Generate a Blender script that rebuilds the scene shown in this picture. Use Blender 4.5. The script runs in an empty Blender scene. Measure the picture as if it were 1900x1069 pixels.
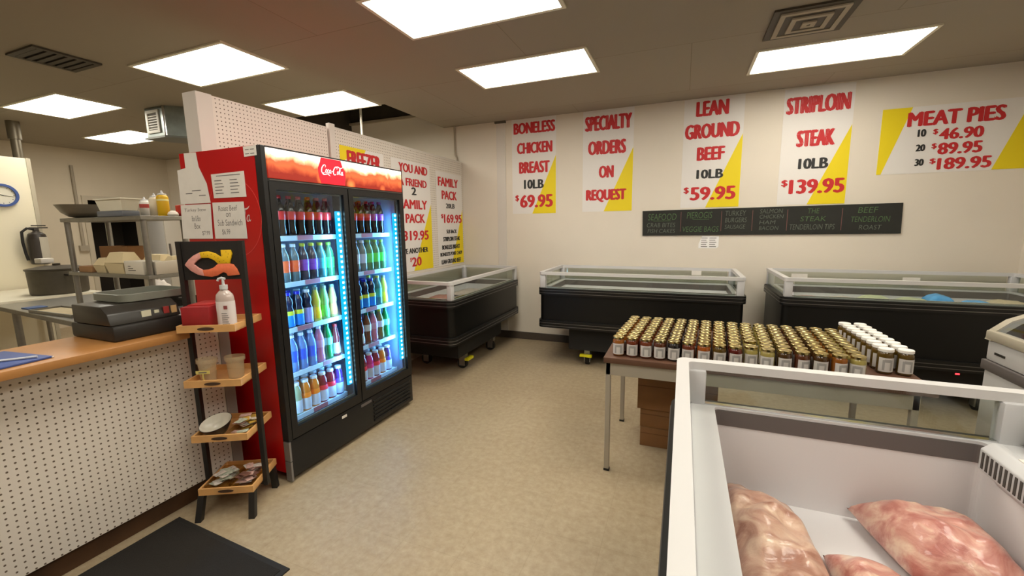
import bpy, bmesh, math, random
from mathutils import Vector, Matrix, noise

random.seed(7)
PI = math.pi
SC = bpy.context.scene
COL = SC.collection

# ------------------------------------------------------------------ camera, world, exposure
cd = bpy.data.cameras.new('camera')
cam = bpy.data.objects.new('camera', cd)
COL.objects.link(cam)
SC.camera = cam
cd.sensor_width = 36.0
cd.lens = 779.41 / 1900 * 36.0
cd.clip_start = 0.05
CAM_H = 1.53
yaw, pit, rol = math.radians(22.1254), math.radians(-8.4019), math.radians(-.81855)
_f = Vector((-math.sin(yaw) * math.cos(pit), math.cos(yaw) * math.cos(pit), math.sin(pit)))
_r = Vector((math.cos(yaw), math.sin(yaw), 0))
_u = _r.cross(_f)
_r2 = math.cos(rol) * _r + math.sin(rol) * _u
_u2 = -math.sin(rol) * _r + math.cos(rol) * _u
cam.matrix_world = Matrix(((_r2.x, _u2.x, -_f.x, 0), (_r2.y, _u2.y, -_f.y, 0), (_r2.z, _u2.z, -_f.z, CAM_H), (0, 0, 0, 1)))

wd = bpy.data.worlds.new('world')
SC.world = wd
wd.use_nodes = True
wd.node_tree.nodes['Background'].inputs[0].default_value = (.9, .85, .75, 1)
wd.node_tree.nodes['Background'].inputs[1].default_value = .12
SC.view_settings.view_transform = 'Standard'
SC.view_settings.look = 'None'
SC.view_settings.gamma = 1
SC.view_settings.use_curve_mapping = False
SC.view_settings.exposure = 1.28
SC.cycles.max_bounces = 7
SC.cycles.diffuse_bounces = 4
SC.cycles.glossy_bounces = 3
SC.cycles.transparent_max_bounces = 16
SC.cycles.transmission_bounces = 4
SC.cycles.caustics_reflective = False
SC.cycles.caustics_refractive = False
SC.cycles.sample_clamp_indirect = 4
SC.cycles.use_denoising = True
LAMP_POWER = 5.2          # radiance of the ceiling diffusers
LAMP_COLOR = (1.0, .935, .80)
LED_COLOR = (.16, .52, 1.0)

# ------------------------------------------------------------------ helpers
def lin(r, g=None, b=None):
    if g is None:
        r, g, b = r
    def c(v):
        v /= 255.0
        return v / 12.92 if v <= .04045 else ((v + .055) / 1.055) ** 2.4
    return (c(r), c(g), c(b), 1)

MATS = {}
def mat(name, rgb, rough=.5, metal=0, var=0.0, scale=8, bump=0.0, bscale=60, coat=0, spec=.5, emit=None, estr=0, srgb=True):
    if name in MATS:
        return MATS[name]
    m = bpy.data.materials.new(name)
    m.use_nodes = True
    nt = m.node_tree
    p = nt.nodes['Principled BSDF']
    col = lin(*rgb) if srgb else (*rgb, 1)
    p.inputs['Base Color'].default_value = col
    p.inputs['Roughness'].default_value = rough
    p.inputs['Metallic'].default_value = metal
    p.inputs['Coat Weight'].default_value = coat
    p.inputs['Specular IOR Level'].default_value = spec
    tc = nt.nodes.new('ShaderNodeTexCoord')
    if var:
        n = nt.nodes.new('ShaderNodeTexNoise')
        n.inputs['Scale'].default_value = scale
        n.inputs['Detail'].default_value = 4
        nt.links.new(tc.outputs['Object'], n.inputs['Vector'])
        r = nt.nodes.new('ShaderNodeValToRGB')
        r.color_ramp.elements[0].position = .3
        r.color_ramp.elements[1].position = .7
        r.color_ramp.elements[0].color = tuple(max(0, c * (1 - var)) for c in col[:3]) + (1,)
        r.color_ramp.elements[1].color = tuple(min(1, c * (1 + var)) for c in col[:3]) + (1,)
        nt.links.new(n.outputs['Fac'], r.inputs['Fac'])
        nt.links.new(r.outputs['Color'], p.inputs['Base Color'])
    if bump:
        n2 = nt.nodes.new('ShaderNodeTexNoise')
        n2.inputs['Scale'].default_value = bscale
        nt.links.new(tc.outputs['Object'], n2.inputs['Vector'])
        b = nt.nodes.new('ShaderNodeBump')
        b.inputs['Strength'].default_value = bump
        b.inputs['Distance'].default_value = .01
        nt.links.new(n2.outputs['Fac'], b.inputs['Height'])
        nt.links.new(b.outputs['Normal'], p.inputs['Normal'])
    if emit:
        p.inputs['Emission Color'].default_value = (*emit, 1)
        p.inputs['Emission Strength'].default_value = estr
    MATS[name] = m
    return m

def glass(name, tint=(1, 1, 1), refl=.5, rough=.02):
    if name in MATS:
        return MATS[name]
    m = bpy.data.materials.new(name)
    m.use_nodes = True
    nt = m.node_tree
    nt.nodes.clear()
    o = nt.nodes.new('ShaderNodeOutputMaterial')
    t = nt.nodes.new('ShaderNodeBsdfTransparent')
    t.inputs[0].default_value = (*tint, 1)
    g = nt.nodes.new('ShaderNodeBsdfGlossy')
    g.inputs['Roughness'].default_value = rough
    fr = nt.nodes.new('ShaderNodeLayerWeight')
    fr.inputs['Blend'].default_value = .5
    pw = nt.nodes.new('ShaderNodeMath')
    pw.operation = 'POWER'
    pw.inputs[1].default_value = 4
    nt.links.new(fr.outputs['Facing'], pw.inputs[0])
    mu = nt.nodes.new('ShaderNodeMath')
    mu.operation = 'MULTIPLY_ADD'
    mu.inputs[1].default_value = refl * .8
    mu.inputs[2].default_value = .035
    nt.links.new(pw.outputs[0], mu.inputs[0])
    mx = nt.nodes.new('ShaderNodeMixShader')
    nt.links.new(mu.outputs[0], mx.inputs[0])
    nt.links.new(t.outputs[0], mx.inputs[1])
    nt.links.new(g.outputs[0], mx.inputs[2])
    nt.links.new(mx.outputs[0], o.inputs[0])
    MATS[name] = m
    return m

def emitter(name, color, strength):
    if name in MATS:
        return MATS[name]
    m = bpy.data.materials.new(name)
    m.use_nodes = True
    nt = m.node_tree
    nt.nodes.clear()
    o = nt.nodes.new('ShaderNodeOutputMaterial')
    e = nt.nodes.new('ShaderNodeEmission')
    e.inputs[0].default_value = (*color, 1)
    e.inputs[1].default_value = strength
    nt.links.new(e.outputs[0], o.inputs[0])
    MATS[name] = m
    return m

class M:
    """collects shapes into one mesh"""
    def __init__(self):
        self.bm = bmesh.new()
    def _merge(self, b, mtx=None):
        me = bpy.data.meshes.new('t')
        b.to_mesh(me)
        b.free()
        if mtx is not None:
            me.transform(mtx)
        self.bm.from_mesh(me)
        bpy.data.meshes.remove(me)
        return self
    def box(self, x0, x1, y0, y1, z0, z1, bev=0, seg=2, mtx=None):
        b = bmesh.new()
        bmesh.ops.create_cube(b, size=1)
        for v in b.verts:
            v.co = Vector(((x0 + x1) / 2 + v.co.x * (x1 - x0), (y0 + y1) / 2 + v.co.y * (y1 - y0), (z0 + z1) / 2 + v.co.z * (z1 - z0)))
        if bev:
            bmesh.ops.bevel(b, geom=list(b.edges), offset=bev, segments=seg, profile=.5, affect='EDGES')
        return self._merge(b, mtx)
    def lathe(self, prof, n=20, c=(0, 0, 0), mtx=None, sx=1, sy=1):
        b = bmesh.new()
        rings = []
        for r, z in prof:
            if r < 1e-5:
                rings.append([b.verts.new((c[0], c[1], c[2] + z))])
            else:
                rings.append([b.verts.new((c[0] + r * sx * math.cos(2 * PI * k / n), c[1] + r * sy * math.sin(2 * PI * k / n), c[2] + z)) for k in range(n)])
        for a, d in zip(rings, rings[1:]):
            for k in range(n):
                k2 = (k + 1) % n
                if len(a) == 1 and len(d) == 1:
                    continue
                if len(a) == 1:
                    b.faces.new((a[0], d[k2], d[k]))
                elif len(d) == 1:
                    b.faces.new((a[k], a[k2], d[0]))
                else:
                    b.faces.new((a[k], a[k2], d[k2], d[k]))
        bmesh.ops.recalc_face_normals(b, faces=b.faces)
        return self._merge(b, mtx)
    def prism(self, pts, z0, z1, mtx=None, bev=0):
        b = bmesh.new()
        vs = [b.verts.new((x, y, z0)) for x, y in pts]
        f = b.faces.new(vs)
        r = bmesh.ops.extrude_face_region(b, geom=[f])
        for g in r['geom']:
            if isinstance(g, bmesh.types.BMVert):
                g.co.z = z1
        bmesh.ops.recalc_face_normals(b, faces=b.faces)
        if bev:
            bmesh.ops.bevel(b, geom=list(b.edges), offset=bev, segments=2, profile=.5, affect='EDGES')
        return self._merge(b, mtx)
    def ring(self, outer, inner, z0, z1, mtx=None):
        """outer / inner: point lists of the same length"""
        b = bmesh.new()
        n = len(outer)
        lv = []
        for pts, z in ((outer, z0), (outer, z1), (inner, z1), (inner, z0)):
            lv.append([b.verts.new((x, y, z)) for x, y in pts])
        for i in range(4):
            A, B = lv[i], lv[(i + 1) % 4]
            for k in range(n):
                b.faces.new((A[k], A[(k + 1) % n], B[(k + 1) % n], B[k]))
        bmesh.ops.recalc_face_normals(b, faces=b.faces)
        return self._merge(b, mtx)
    def tube(self, pts, r, n=10, closed=False):
        b = bmesh.new()
        P = [Vector(p) for p in pts]
        rings = []
        N = len(P)
        prev = None
        for i, p in enumerate(P):
            if closed:
                t = P[(i + 1) % N] - P[i - 1]
            else:
                t = P[min(i + 1, N - 1)] - P[max(i - 1, 0)]
            t.normalize()
            a = prev if prev is not None else (Vector((0, 0, 1)) if abs(t.z) < .9 else Vector((1, 0, 0)))
            s = t.cross(a)
            s.normalize()
            w = s.cross(t)
            prev = w
            rr = r[i] if isinstance(r, (list, tuple)) else r
            rings.append([b.verts.new(p + rr * (math.cos(2 * PI * k / n) * s + math.sin(2 * PI * k / n) * w)) for k in range(n)])
        L = list(zip(rings, rings[1:]))
        if closed:
            L.append((rings[-1], rings[0]))
        for A, B in L:
            for k in range(n):
                b.faces.new((A[k], A[(k + 1) % n], B[(k + 1) % n], B[k]))
        if not closed:
            b.faces.new(rings[0])
            b.faces.new(rings[-1])
        bmesh.ops.recalc_face_normals(b, faces=b.faces)
        return self._merge(b)
    def cyl(self, p0, p1, r, n=14):
        return self.tube([p0, p1], r, n)
    def mesh(self, me, mtx=None):
        c = me.copy()
        if mtx is not None:
            c.transform(mtx)
        self.bm.from_mesh(c)
        bpy.data.meshes.remove(c)
        return self

def obj(name, m, material, parent=None, loc=None, rz=0, smooth=True, angle=35):
    me = bpy.data.meshes.new(name)
    m.bm.to_mesh(me)
    m.bm.free()
    me.materials.append(material)
    if smooth:
        for p in me.polygons:
            p.use_smooth = True
        me.set_sharp_from_angle(angle=math.radians(angle))
    o = bpy.data.objects.new(name, me)
    COL.objects.link(o)
    if parent:
        o.parent = parent
    if loc:
        o.location = loc
    if rz:
        o.rotation_euler = (0, 0, rz)
    return o

def tag(o, label, cat, group=None, kind=None):
    if label:
        o['label'] = label
    if cat:
        o['category'] = cat
    if group:
        o['group'] = group
    if kind:
        o['kind'] = kind
    return o

def thing(name, label, cat, loc=(0, 0, 0), rz=0, group=None):
    o = bpy.data.objects.new(name, None)
    o.empty_display_size = .05
    COL.objects.link(o)
    o.location = loc
    o.rotation_euler = (0, 0, rz)
    return tag(o, label, cat, group)

def struct(name, m, material, **k):
    o = obj(name, m, material, **k)
    o['kind'] = 'structure'
    return o

def copy_thing(root, loc, label, rz=None):
    r = root.copy()
    COL.objects.link(r)
    r.location = loc
    if rz is not None:
        r.rotation_euler = (0, 0, rz)
    r['label'] = label
    for ch in root.children:
        c = ch.copy()
        COL.objects.link(c)
        c.parent = r
        for g in ch.children:
            d = g.copy()
            COL.objects.link(d)
            d.parent = c
    return r

_tcache = {}
def text_mesh(s, bold=.03, shear=0, space=1.0):
    """a flat text mesh in the XY plane scaled to the unit square"""
    key = (s, bold, shear, space)
    if key in _tcache:
        return _tcache[key]
    cu = bpy.data.curves.new('t', 'FONT')
    cu.body = s
    cu.offset = bold
    cu.shear = shear
    cu.space_character = space
    cu.resolution_u = 3
    o = bpy.data.objects.new('t', cu)
    me = o.to_mesh()
    me = me.copy()
    o.to_mesh_clear()
    xs = [v.co.x for v in me.vertices]
    ys = [v.co.y for v in me.vertices]
    if xs:
        x0, x1, y0, y1 = min(xs), max(xs), min(ys), max(ys)
        for v in me.vertices:
            v.co.x = (v.co.x - x0) / max(1e-6, x1 - x0)
            v.co.y = (v.co.y - y0) / max(1e-6, y1 - y0)
            v.co.z = 0
    bpy.data.objects.remove(o)
    _tcache[key] = me
    return me

def put_text(m, s, a0, a1, z0, z1, frame, bold=.03, shear=0, space=1.0):
    """frame: 4x4 taking (along, up, out) to the world"""
    me = text_mesh(s, bold, shear, space)
    S = Matrix.Translation((a0, z0, 0)) @ Matrix.Diagonal((a1 - a0, z1 - z0, 1, 1))
    m.mesh(me, frame @ S)

def ordinal(n):
    return ['first', 'second', 'third', 'fourth', 'fifth', 'sixth', 'seventh', 'eighth', 'ninth', 'tenth', 'eleventh', 'twelfth', 'thirteenth', 'fourteenth', 'fifteenth', 'sixteenth', 'seventeenth'][n]

def rrect(x0, x1, y0, y1, r, n=5):
    pts = []
    for cx, cy, a0 in ((x1 - r, y1 - r, 0), (x0 + r, y1 - r, PI / 2), (x0 + r, y0 + r, PI), (x1 - r, y0 + r, 1.5 * PI)):
        for k in range(n + 1):
            a = a0 + PI / 2 * k / n
            pts.append((cx + r * math.cos(a), cy + r * math.sin(a)))
    return pts

# ------------------------------------------------------------------ materials of the room
def floor_mat():
    m = mat('floor_vinyl', (172, 158, 132), rough=.42)
    nt = m.node_tree
    p = nt.nodes['Principled BSDF']
    tc = nt.nodes.new('ShaderNodeTexCoord')
    n = nt.nodes.new('ShaderNodeTexNoise')
    n.inputs['Scale'].default_value = 26
    n.inputs['Detail'].default_value = 8
    n.inputs['Roughness'].default_value = .7
    n3 = nt.nodes.new('ShaderNodeTexNoise')
    n3.inputs['Scale'].default_value = 1.3
    n3.inputs['Detail'].default_value = 3
    add = nt.nodes.new('ShaderNodeMath')
    add.operation = 'MULTIPLY_ADD'
    add.inputs[1].default_value = .45
    r = nt.nodes.new('ShaderNodeValToRGB')
    r.color_ramp.elements[0].position = .5
    r.color_ramp.elements[0].color = lin(152, 133, 106)
    r.color_ramp.elements[1].position = .95
    r.color_ramp.elements[1].color = lin(178, 162, 134)
    br = nt.nodes.new('ShaderNodeTexBrick')
    br.offset = 0
    br.inputs['Scale'].default_value = 1
    br.inputs['Brick Width'].default_value = .305
    br.inputs['Row Height'].default_value = .305
    br.inputs['Mortar Size'].default_value = .0016
    br.inputs['Color1'].default_value = (1, 1, 1, 1)
    br.inputs['Color2'].default_value = (.94, .94, .94, 1)
    br.inputs['Mortar'].default_value = (.72, .70, .66, 1)
    mx = nt.nodes.new('ShaderNodeMix')
    mx.data_type = 'RGBA'
    mx.blend_type = 'MULTIPLY'
    mx.inputs[0].default_value = .45
    L = nt.links.new
    for q in (n, n3, br):
        L(tc.outputs['Object'], q.inputs['Vector'])
    L(n3.outputs['Fac'], add.inputs[0])
    L(n.outputs['Fac'], add.inputs[2])
    L(add.outputs[0], r.inputs['Fac'])
    L(r.outputs['Color'], mx.inputs[6])
    L(br.outputs['Color'], mx.inputs[7])
    L(mx.outputs[2], p.inputs['Base Color'])
    return m

def pegboard_mat():
    m = mat('pegboard_white', (222, 214, 204), rough=.45)
    nt = m.node_tree
    p = nt.nodes['Principled BSDF']
    L = nt.links.new
    tc = nt.nodes.new('ShaderNodeTexCoord')
    sp = nt.nodes.new('ShaderNodeSeparateXYZ')
    L(tc.outputs['Object'], sp.inputs[0])
    acc = None
    for ax in (1, 2):
        d = nt.nodes.new('ShaderNodeMath'); d.operation = 'DIVIDE'; d.inputs[1].default_value = .0268
        f = nt.nodes.new('ShaderNodeMath'); f.operation = 'FRACT'
        s = nt.nodes.new('ShaderNodeMath'); s.operation = 'SUBTRACT'; s.inputs[1].default_value = .5
        q = nt.nodes.new('ShaderNodeMath'); q.operation = 'POWER'; q.inputs[1].default_value = 2
        ab = nt.nodes.new('ShaderNodeMath'); ab.operation = 'ABSOLUTE'
        L(sp.outputs[ax], d.inputs[0]); L(d.outputs[0], f.inputs[0]); L(f.outputs[0], s.inputs[0]); L(s.outputs[0], ab.inputs[0]); L(ab.outputs[0], q.inputs[0])
        if acc is None:
            acc = q
        else:
            a = nt.nodes.new('ShaderNodeMath'); a.operation = 'ADD'
            L(acc.outputs[0], a.inputs[0]); L(q.outputs[0], a.inputs[1])
            acc = a
    lt = nt.nodes.new('ShaderNodeMath'); lt.operation = 'LESS_THAN'; lt.inputs[1].default_value = .024
    L(acc.outputs[0], lt.inputs[0])
    mx = nt.nodes.new('ShaderNodeMix'); mx.data_type = 'RGBA'
    mx.inputs[6].default_value = lin(222, 214, 204)
    mx.inputs[7].default_value = lin(100, 86, 72)
    L(lt.outputs[0], mx.inputs[0])
    L(mx.outputs[2], p.inputs['Base Color'])
    return m

def ceiling_mat():
    m = mat('ceiling_board', (196, 184, 166), rough=.9)
    nt = m.node_tree
    p = nt.nodes['Principled BSDF']
    tc = nt.nodes.new('ShaderNodeTexCoord')
    br = nt.nodes.new('ShaderNodeTexBrick')
    br.offset = .5
    br.inputs['Scale'].default_value = 1
    br.inputs['Brick Width'].default_value = 2.44
    br.inputs['Row Height'].default_value = 1.22
    br.inputs['Mortar Size'].default_value = .003
    br.inputs['Color1'].default_value = lin(158, 148, 132)
    br.inputs['Color2'].default_value = lin(155, 145, 129)
    br.inputs['Mortar'].default_value = lin(134, 124, 108)
    nt.links.new(tc.outputs['Object'], br.inputs['Vector'])
    nt.links.new(br.outputs['Color'], p.inputs['Base Color'])
    return m

WALL = mat('wall_paint', (226, 217, 203), rough=.8, var=.02, scale=2)
KWALL = mat('kitchen_wall_paint', (214, 203, 184), rough=.8, var=.03, scale=2)
FLOOR = floor_mat()
CEIL = ceiling_mat()
PEG = pegboard_mat()
WHITE = mat('white_enamel', (206, 205, 205), rough=.35)
WPLAS = mat('white_plastic', (200, 200, 202), rough=.4)
BLACK = mat('black_metal', (14, 14, 15), rough=.35)
BLACKM = mat('black_matte', (18, 17, 16), rough=.7)
STEEL = mat('brushed_steel', (150, 148, 142), rough=.38, metal=.85, var=.06, scale=30)
DSTEEL = mat('dark_steel', (70, 68, 64), rough=.45, metal=.6)
CHROME = mat('chrome', (200, 200, 200), rough=.18, metal=1)
GREY = mat('grey_plastic', (98, 92, 90), rough=.5)
RED = mat('red_enamel', (186, 10, 14), rough=.3, coat=.2)
PAPER = mat('white_paper', (225, 220, 212), rough=.85, var=.03, scale=14)
WOOD = mat('oak_worktop', (166, 116, 64), rough=.4, var=.12, scale=5)
PINE = mat('pine_tray', (214, 164, 104), rough=.5, var=.1, scale=14)
DKWOOD = mat('walnut_laminate', (92, 62, 46), rough=.45, var=.14, scale=9)
CARD = mat('cardboard', (132, 92, 54), rough=.85, var=.06, scale=12)
INK = mat('black_ink', (38, 36, 36), rough=.8)
GINK = mat('grey_ink', (110, 106, 104), rough=.8)
SRED = mat('sign_red', (200, 40, 44), rough=.6)
SYEL = mat('sign_yellow', (236, 212, 12), rough=.6)
SWHITE = mat('sign_white', (230, 226, 222), rough=.55)
SBLK = mat('sign_black', (44, 44, 44), rough=.6)
CLEAR = glass('clear_glass', (.97, .985, .98), .75)
DOORGL = glass('door_glass', (.93, .97, .98), .35)
GUARD = glass('guard_glass', (.88, .91, .88), .6)
YEL = mat('yellow_pedal', (214, 206, 20), rough=.4)
RUBBER = mat('rubber', (26, 24, 22), rough=.7)

# ------------------------------------------------------------------ the room
XL, XR, YF, YB, ZC = -9.25, 2.83, -3.2, 5.235, 2.872
struct('floor', M().box(XL - 1.6, XR + .1, YF - .1, YB + .1, -.1, 0), FLOOR, smooth=False)
HX0, HX1, HY0, HY1 = -4.7, -3.1, 3.985, YB
c = M()
c.box(XL - .1, XR + .1, YF - .1, HY0, ZC, ZC + .06)
c.box(XL - .1, HX0, HY0, YB + .1, ZC, ZC + .06)
c.box(HX1, XR + .1, HY0, YB + .1, ZC, ZC + .06)
struct('ceiling', c, CEIL, smooth=False)
# the dark cavity over the opening
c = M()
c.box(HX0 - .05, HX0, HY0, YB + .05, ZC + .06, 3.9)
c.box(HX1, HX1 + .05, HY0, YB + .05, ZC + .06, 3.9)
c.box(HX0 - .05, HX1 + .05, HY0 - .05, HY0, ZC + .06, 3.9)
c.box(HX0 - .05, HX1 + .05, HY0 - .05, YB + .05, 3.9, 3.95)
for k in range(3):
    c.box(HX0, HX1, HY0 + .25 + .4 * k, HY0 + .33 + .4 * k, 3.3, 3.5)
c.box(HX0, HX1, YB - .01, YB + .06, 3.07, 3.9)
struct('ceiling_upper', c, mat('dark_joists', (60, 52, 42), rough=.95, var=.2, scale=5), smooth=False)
struct('trim_1', M().box(HX0, HX1, YB - .05, YB - .01, 3.05, 3.08), mat('void_trim', (170, 158, 138), rough=.8), smooth=False)

struct('wall_back', M().box(XL - .1, XR + .1, YB, YB + .1, 0, 3.07), WALL, smooth=False)
struct('wall_right', M().box(XR, XR + .1, YF, YB, 0, ZC), WALL, smooth=False)
struct('wall_front', M().box(XL - .1, XR + .1, YF - .1, YF, 0, ZC), WALL, smooth=False)
DY0, DY1, DZ = 3.97, 4.66, 2.06
c = M()
c.box(XL - .1, XL, YF, DY0, 0, ZC)
c.box(XL - .1, XL, DY1, YB, 0, ZC)
c.box(XL - .1, XL, DY0, DY1, DZ, ZC)
struct('wall_left', c, KWALL, smooth=False)
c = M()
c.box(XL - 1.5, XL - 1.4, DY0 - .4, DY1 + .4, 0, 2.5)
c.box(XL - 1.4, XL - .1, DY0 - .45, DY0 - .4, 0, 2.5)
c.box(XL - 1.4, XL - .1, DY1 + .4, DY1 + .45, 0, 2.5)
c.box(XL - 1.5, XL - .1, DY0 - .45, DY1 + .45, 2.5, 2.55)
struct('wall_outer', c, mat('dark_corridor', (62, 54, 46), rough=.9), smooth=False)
c = M()
for y0, y1, z0, z1 in ((DY0 - .07, DY0, 0, DZ + .07), (DY1, DY1 + .07, 0, DZ + .07), (DY0, DY1, DZ, DZ + .07)):
    c.box(XL, XL + .02, y0, y1, z0, z1)
struct('trim_2', c, mat('door_trim', (196, 186, 168), rough=.6), smooth=False)
struct('baseboard_back', M().box(-2.84, XR, YB - .012, YB, 0, .10, bev=.004), mat('vinyl_base', (78, 68, 60), rough=.5), smooth=False)
struct('baseboard_right', M().box(XR - .012, XR, YF, YB - .012, 0, .10), MATS['vinyl_base'], smooth=False)
struct('trim_3', M().box(-2.315, -2.19, YB - .012, YB, .1, 2.845, bev=.003), mat('panel_strip', (216, 210, 202), rough=.6), smooth=False)
struct('trim_4', M().box(-2.33, -2.18, YB - .03, YB, 2.845, ZC), mat('strip_cap', (90, 84, 74), rough=.7), smooth=False)

# partition of pegboard left of the shop floor
PX = -2.845
c = M()
c.box(PX - .12, PX - .02, 1.845, YB - .002, 0, 1.0)
c.box(PX - .12, PX - .02, 1.845, YB - .002, 1.0, 2.375)
wp_ = struct('wall_partition', c, WALL, smooth=False)
obj('pegboard', M().box(PX - .018, PX, 1.92, 2.872, 1.0, 2.385), PEG, wp_, smooth=False)
obj('pegboard', M().box(PX - .018, PX + .004, 2.935, 5.225, 1.0, 2.385), PEG, wp_, smooth=False)
TRIMP = mat('partition_trim', (214, 208, 200), rough=.6)
struct('trim_5', M().box(PX - .125, PX + .004, 1.82, 1.92, 0, 2.39, bev=.003), TRIMP, smooth=False)
struct('trim_6', M().box(PX - .02, PX + .018, 2.882, 2.945, .9, 2.42, bev=.003), TRIMP, smooth=False)
struct('trim_7', M().box(PX - .12, PX + .006, 2.95, 5.225, 2.385, 2.40), TRIMP, smooth=False)

# conduit in the corner and hanging rod
tag(obj('conduit', M().tube([(-2.93, YB - .02, ZC), (-2.93, YB - .02, 2.55), (-2.925, YB - .02, 2.50), (-2.90, YB - .02, 2.45), (-2.90, YB - .02, 2.41)], .011), mat('conduit_paint', (176, 164, 146), rough=.6)),
    'thin painted conduit running down the back wall corner above the partition', 'pipe')
tag(obj('hanging_rod', M().cyl((-3.62, 4.2, 2.1), (-3.62, 4.2, 3.88), .013), mat('rod_white', (228, 222, 210), rough=.5)),
    'thin white rod hanging from the dark ceiling opening behind the pegboard wall', 'rod')

# ------------------------------------------------------------------ ceiling lights and vents
DIFF = emitter('lamp_diffuser', LAMP_COLOR, LAMP_POWER)
def troffer(x, y, label, first=[None]):
    if first[0]:
        return copy_thing(first[0], (x, y, ZC), label)
    t = thing('ceiling_light', label, 'ceiling light', (x, y, ZC), group='recessed fluorescent ceiling lights')
    w, d = 1.108, .554
    obj('frame', M().ring([(-.012, -.012), (w + .012, -.012), (w + .012, d + .012), (-.012, d + .012)], [(.012, .012), (w - .012, .012), (w - .012, d - .012), (.012, d - .012)], -.012, 0), mat('lamp_frame', (226, 220, 200), rough=.5), t, smooth=False)
    obj('diffuser', M().box(.012, w - .012, .012, d - .012, -.008, -.001), DIFF, t, smooth=False)
    first[0] = t
    return t
for x, y, l in ((-1.86, 3.391, 'glowing fluorescent ceiling light above the empty floor in front of the middle freezer'),
                (.486, 4.033, 'long glowing ceiling light above the jar table, beside the dark air vent'),
                (-1.85, 2.19, 'large ceiling light cut off by the top edge of the photo'),
                (-4.244, 2.227, 'glowing ceiling light over the kitchen side, left of the pegboard wall top'),
                (-4.251, 3.41, 'glowing ceiling light beside the dark ceiling opening, above the pegboard wall'),
                (-6.813, 2.335, 'ceiling light at far left, above the wall clock'),
                (-8.0, 3.50, 'farthest and smallest ceiling light, left of the metal duct'),
                (.486, 2.40, 'added unseen ceiling light above the jar table'),  # from here on: unseen fixtures, assumed and added to brighten the near area
                (.486, .95, 'added unseen ceiling light above the nearest freezer'),
                (.486, -.5, 'added unseen ceiling light behind the viewpoint over the near freezer'),
                (-1.85, .95, 'added unseen ceiling light above the tray rack'),
                (-1.85, -.5, 'added unseen ceiling light behind the viewpoint over the doormat'),
                (-4.25, .1, 'added unseen ceiling light above the deli scale')):
    troffer(x, y, l)

VENT = mat('vent_grille', (66, 58, 46), rough=.6)
VSLOT = mat('vent_slot', (20, 17, 14), rough=.9)
t = thing('ceiling_vent', 'dark square stepped air vent in the ceiling above the jar table', 'air vent', (.72, 3.58, ZC))
for k in range(3):
    s = .235 - .075 * k
    obj('louvre', M().ring([(-s, -s), (s, -s), (s, s), (-s, s)], [(-s + .045, -s + .045), (s - .045, -s + .045), (s - .045, s - .045), (-s + .045, s - .045)], -.014 - .006 * k, -.001), VENT, t, smooth=False)
    obj('slot', M().ring([(-s + .045, -s + .045), (s - .045, -s + .045), (s - .045, s - .045), (-s + .045, s - .045)], [(-s + .075, -s + .075), (s - .075, -s + .075), (s - .075, s - .075), (-s + .075, s - .075)], -.0245 - .006 * k, -.001), mat('vent_gap', (176, 164, 144), rough=.8), t, smooth=False)
t = thing('ceiling_vent', 'dark slatted air vent in the ceiling at far left above the kitchen', 'air vent', (-4.6, 1.92, ZC))
obj('frame', M().ring([(-.2, -.2), (.2, -.2), (.2, .2), (-.2, .2)], [(-.165, -.165), (.165, -.165), (.165, .165), (-.165, .165)], -.014, -.001), VENT, t, smooth=False)
c = M()
for k in range(6):
    c.box(-.165, .165, -.16 + .056 * k, -.125 + .056 * k, -.012, -.003)
obj('slats', c, VENT, t, smooth=False)
obj('backing', M().box(-.165, .165, -.165, .165, -.002, -.0005), VSLOT, t, smooth=False)

# ------------------------------------------------------------------ printed price banners
def wall_frame(y):      # along +X, up Z, facing -Y
    return Matrix(((1, 0, 0, 0), (0, 0, -1, y), (0, 1, 0, 0), (0, 0, 0, 1)))
def side_frame(x):      # along +Y, up Z, facing +X
    return Matrix(((0, 0, 1, x), (1, 0, 0, 0), (0, 1, 0, 0), (0, 0, 0, 1)))
def flat(pts, frame, z0, z1):
    return M().prism(pts, z0, z1, mtx=frame)

def banner(name, label, frame, a0, a1, z0, z1, wedges, red, black, bold=.0):
    t = thing(name, label, 'sign', (0, 0, 0), group='red and yellow price banners')
    obj('sheet', flat([(a0, z0), (a1, z0), (a1, z1), (a0, z1)], frame, .0005, .0025), SWHITE, t, smooth=False)
    for w in wedges:
        obj('yellow_wedge', flat(w, frame, .0026, .0034), SYEL, t, smooth=False)
    for mt, rows, nm in ((SRED, red, 'red_lettering'), (SBLK, black, 'black_lettering')):
        for r in rows:
            s, x0, x1, b, tp = r[:5]
            m = M()
            h = tp - b
            dx = h * .07
            for q_, (ox, oy) in enumerate(((-dx, 0), (0, -h * .025), (dx, 0), (0, h * .025))):
                fr = frame @ Matrix.Translation((ox, oy, .0042 + .0006 * q_))
                if s.startswith('$'):
                    w = (x1 - x0)
                    put_text(m, '$', x0 + dx * .5, x0 + w * .10, b + h * .5, tp, frame @ Matrix.Translation((ox * .4, 0, .0042 + .0006 * q_)), .0)
                    put_text(m, s[1:], x0 + w * .13 + dx, x1 - dx, b + h * .02, tp - h * .02, fr, bold)
                else:
                    put_text(m, s, x0 + dx, x1 - dx, b + h * .02, tp - h * .02, fr, bold)
            obj(nm, m, mt, t, smooth=False)
    return t

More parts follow.
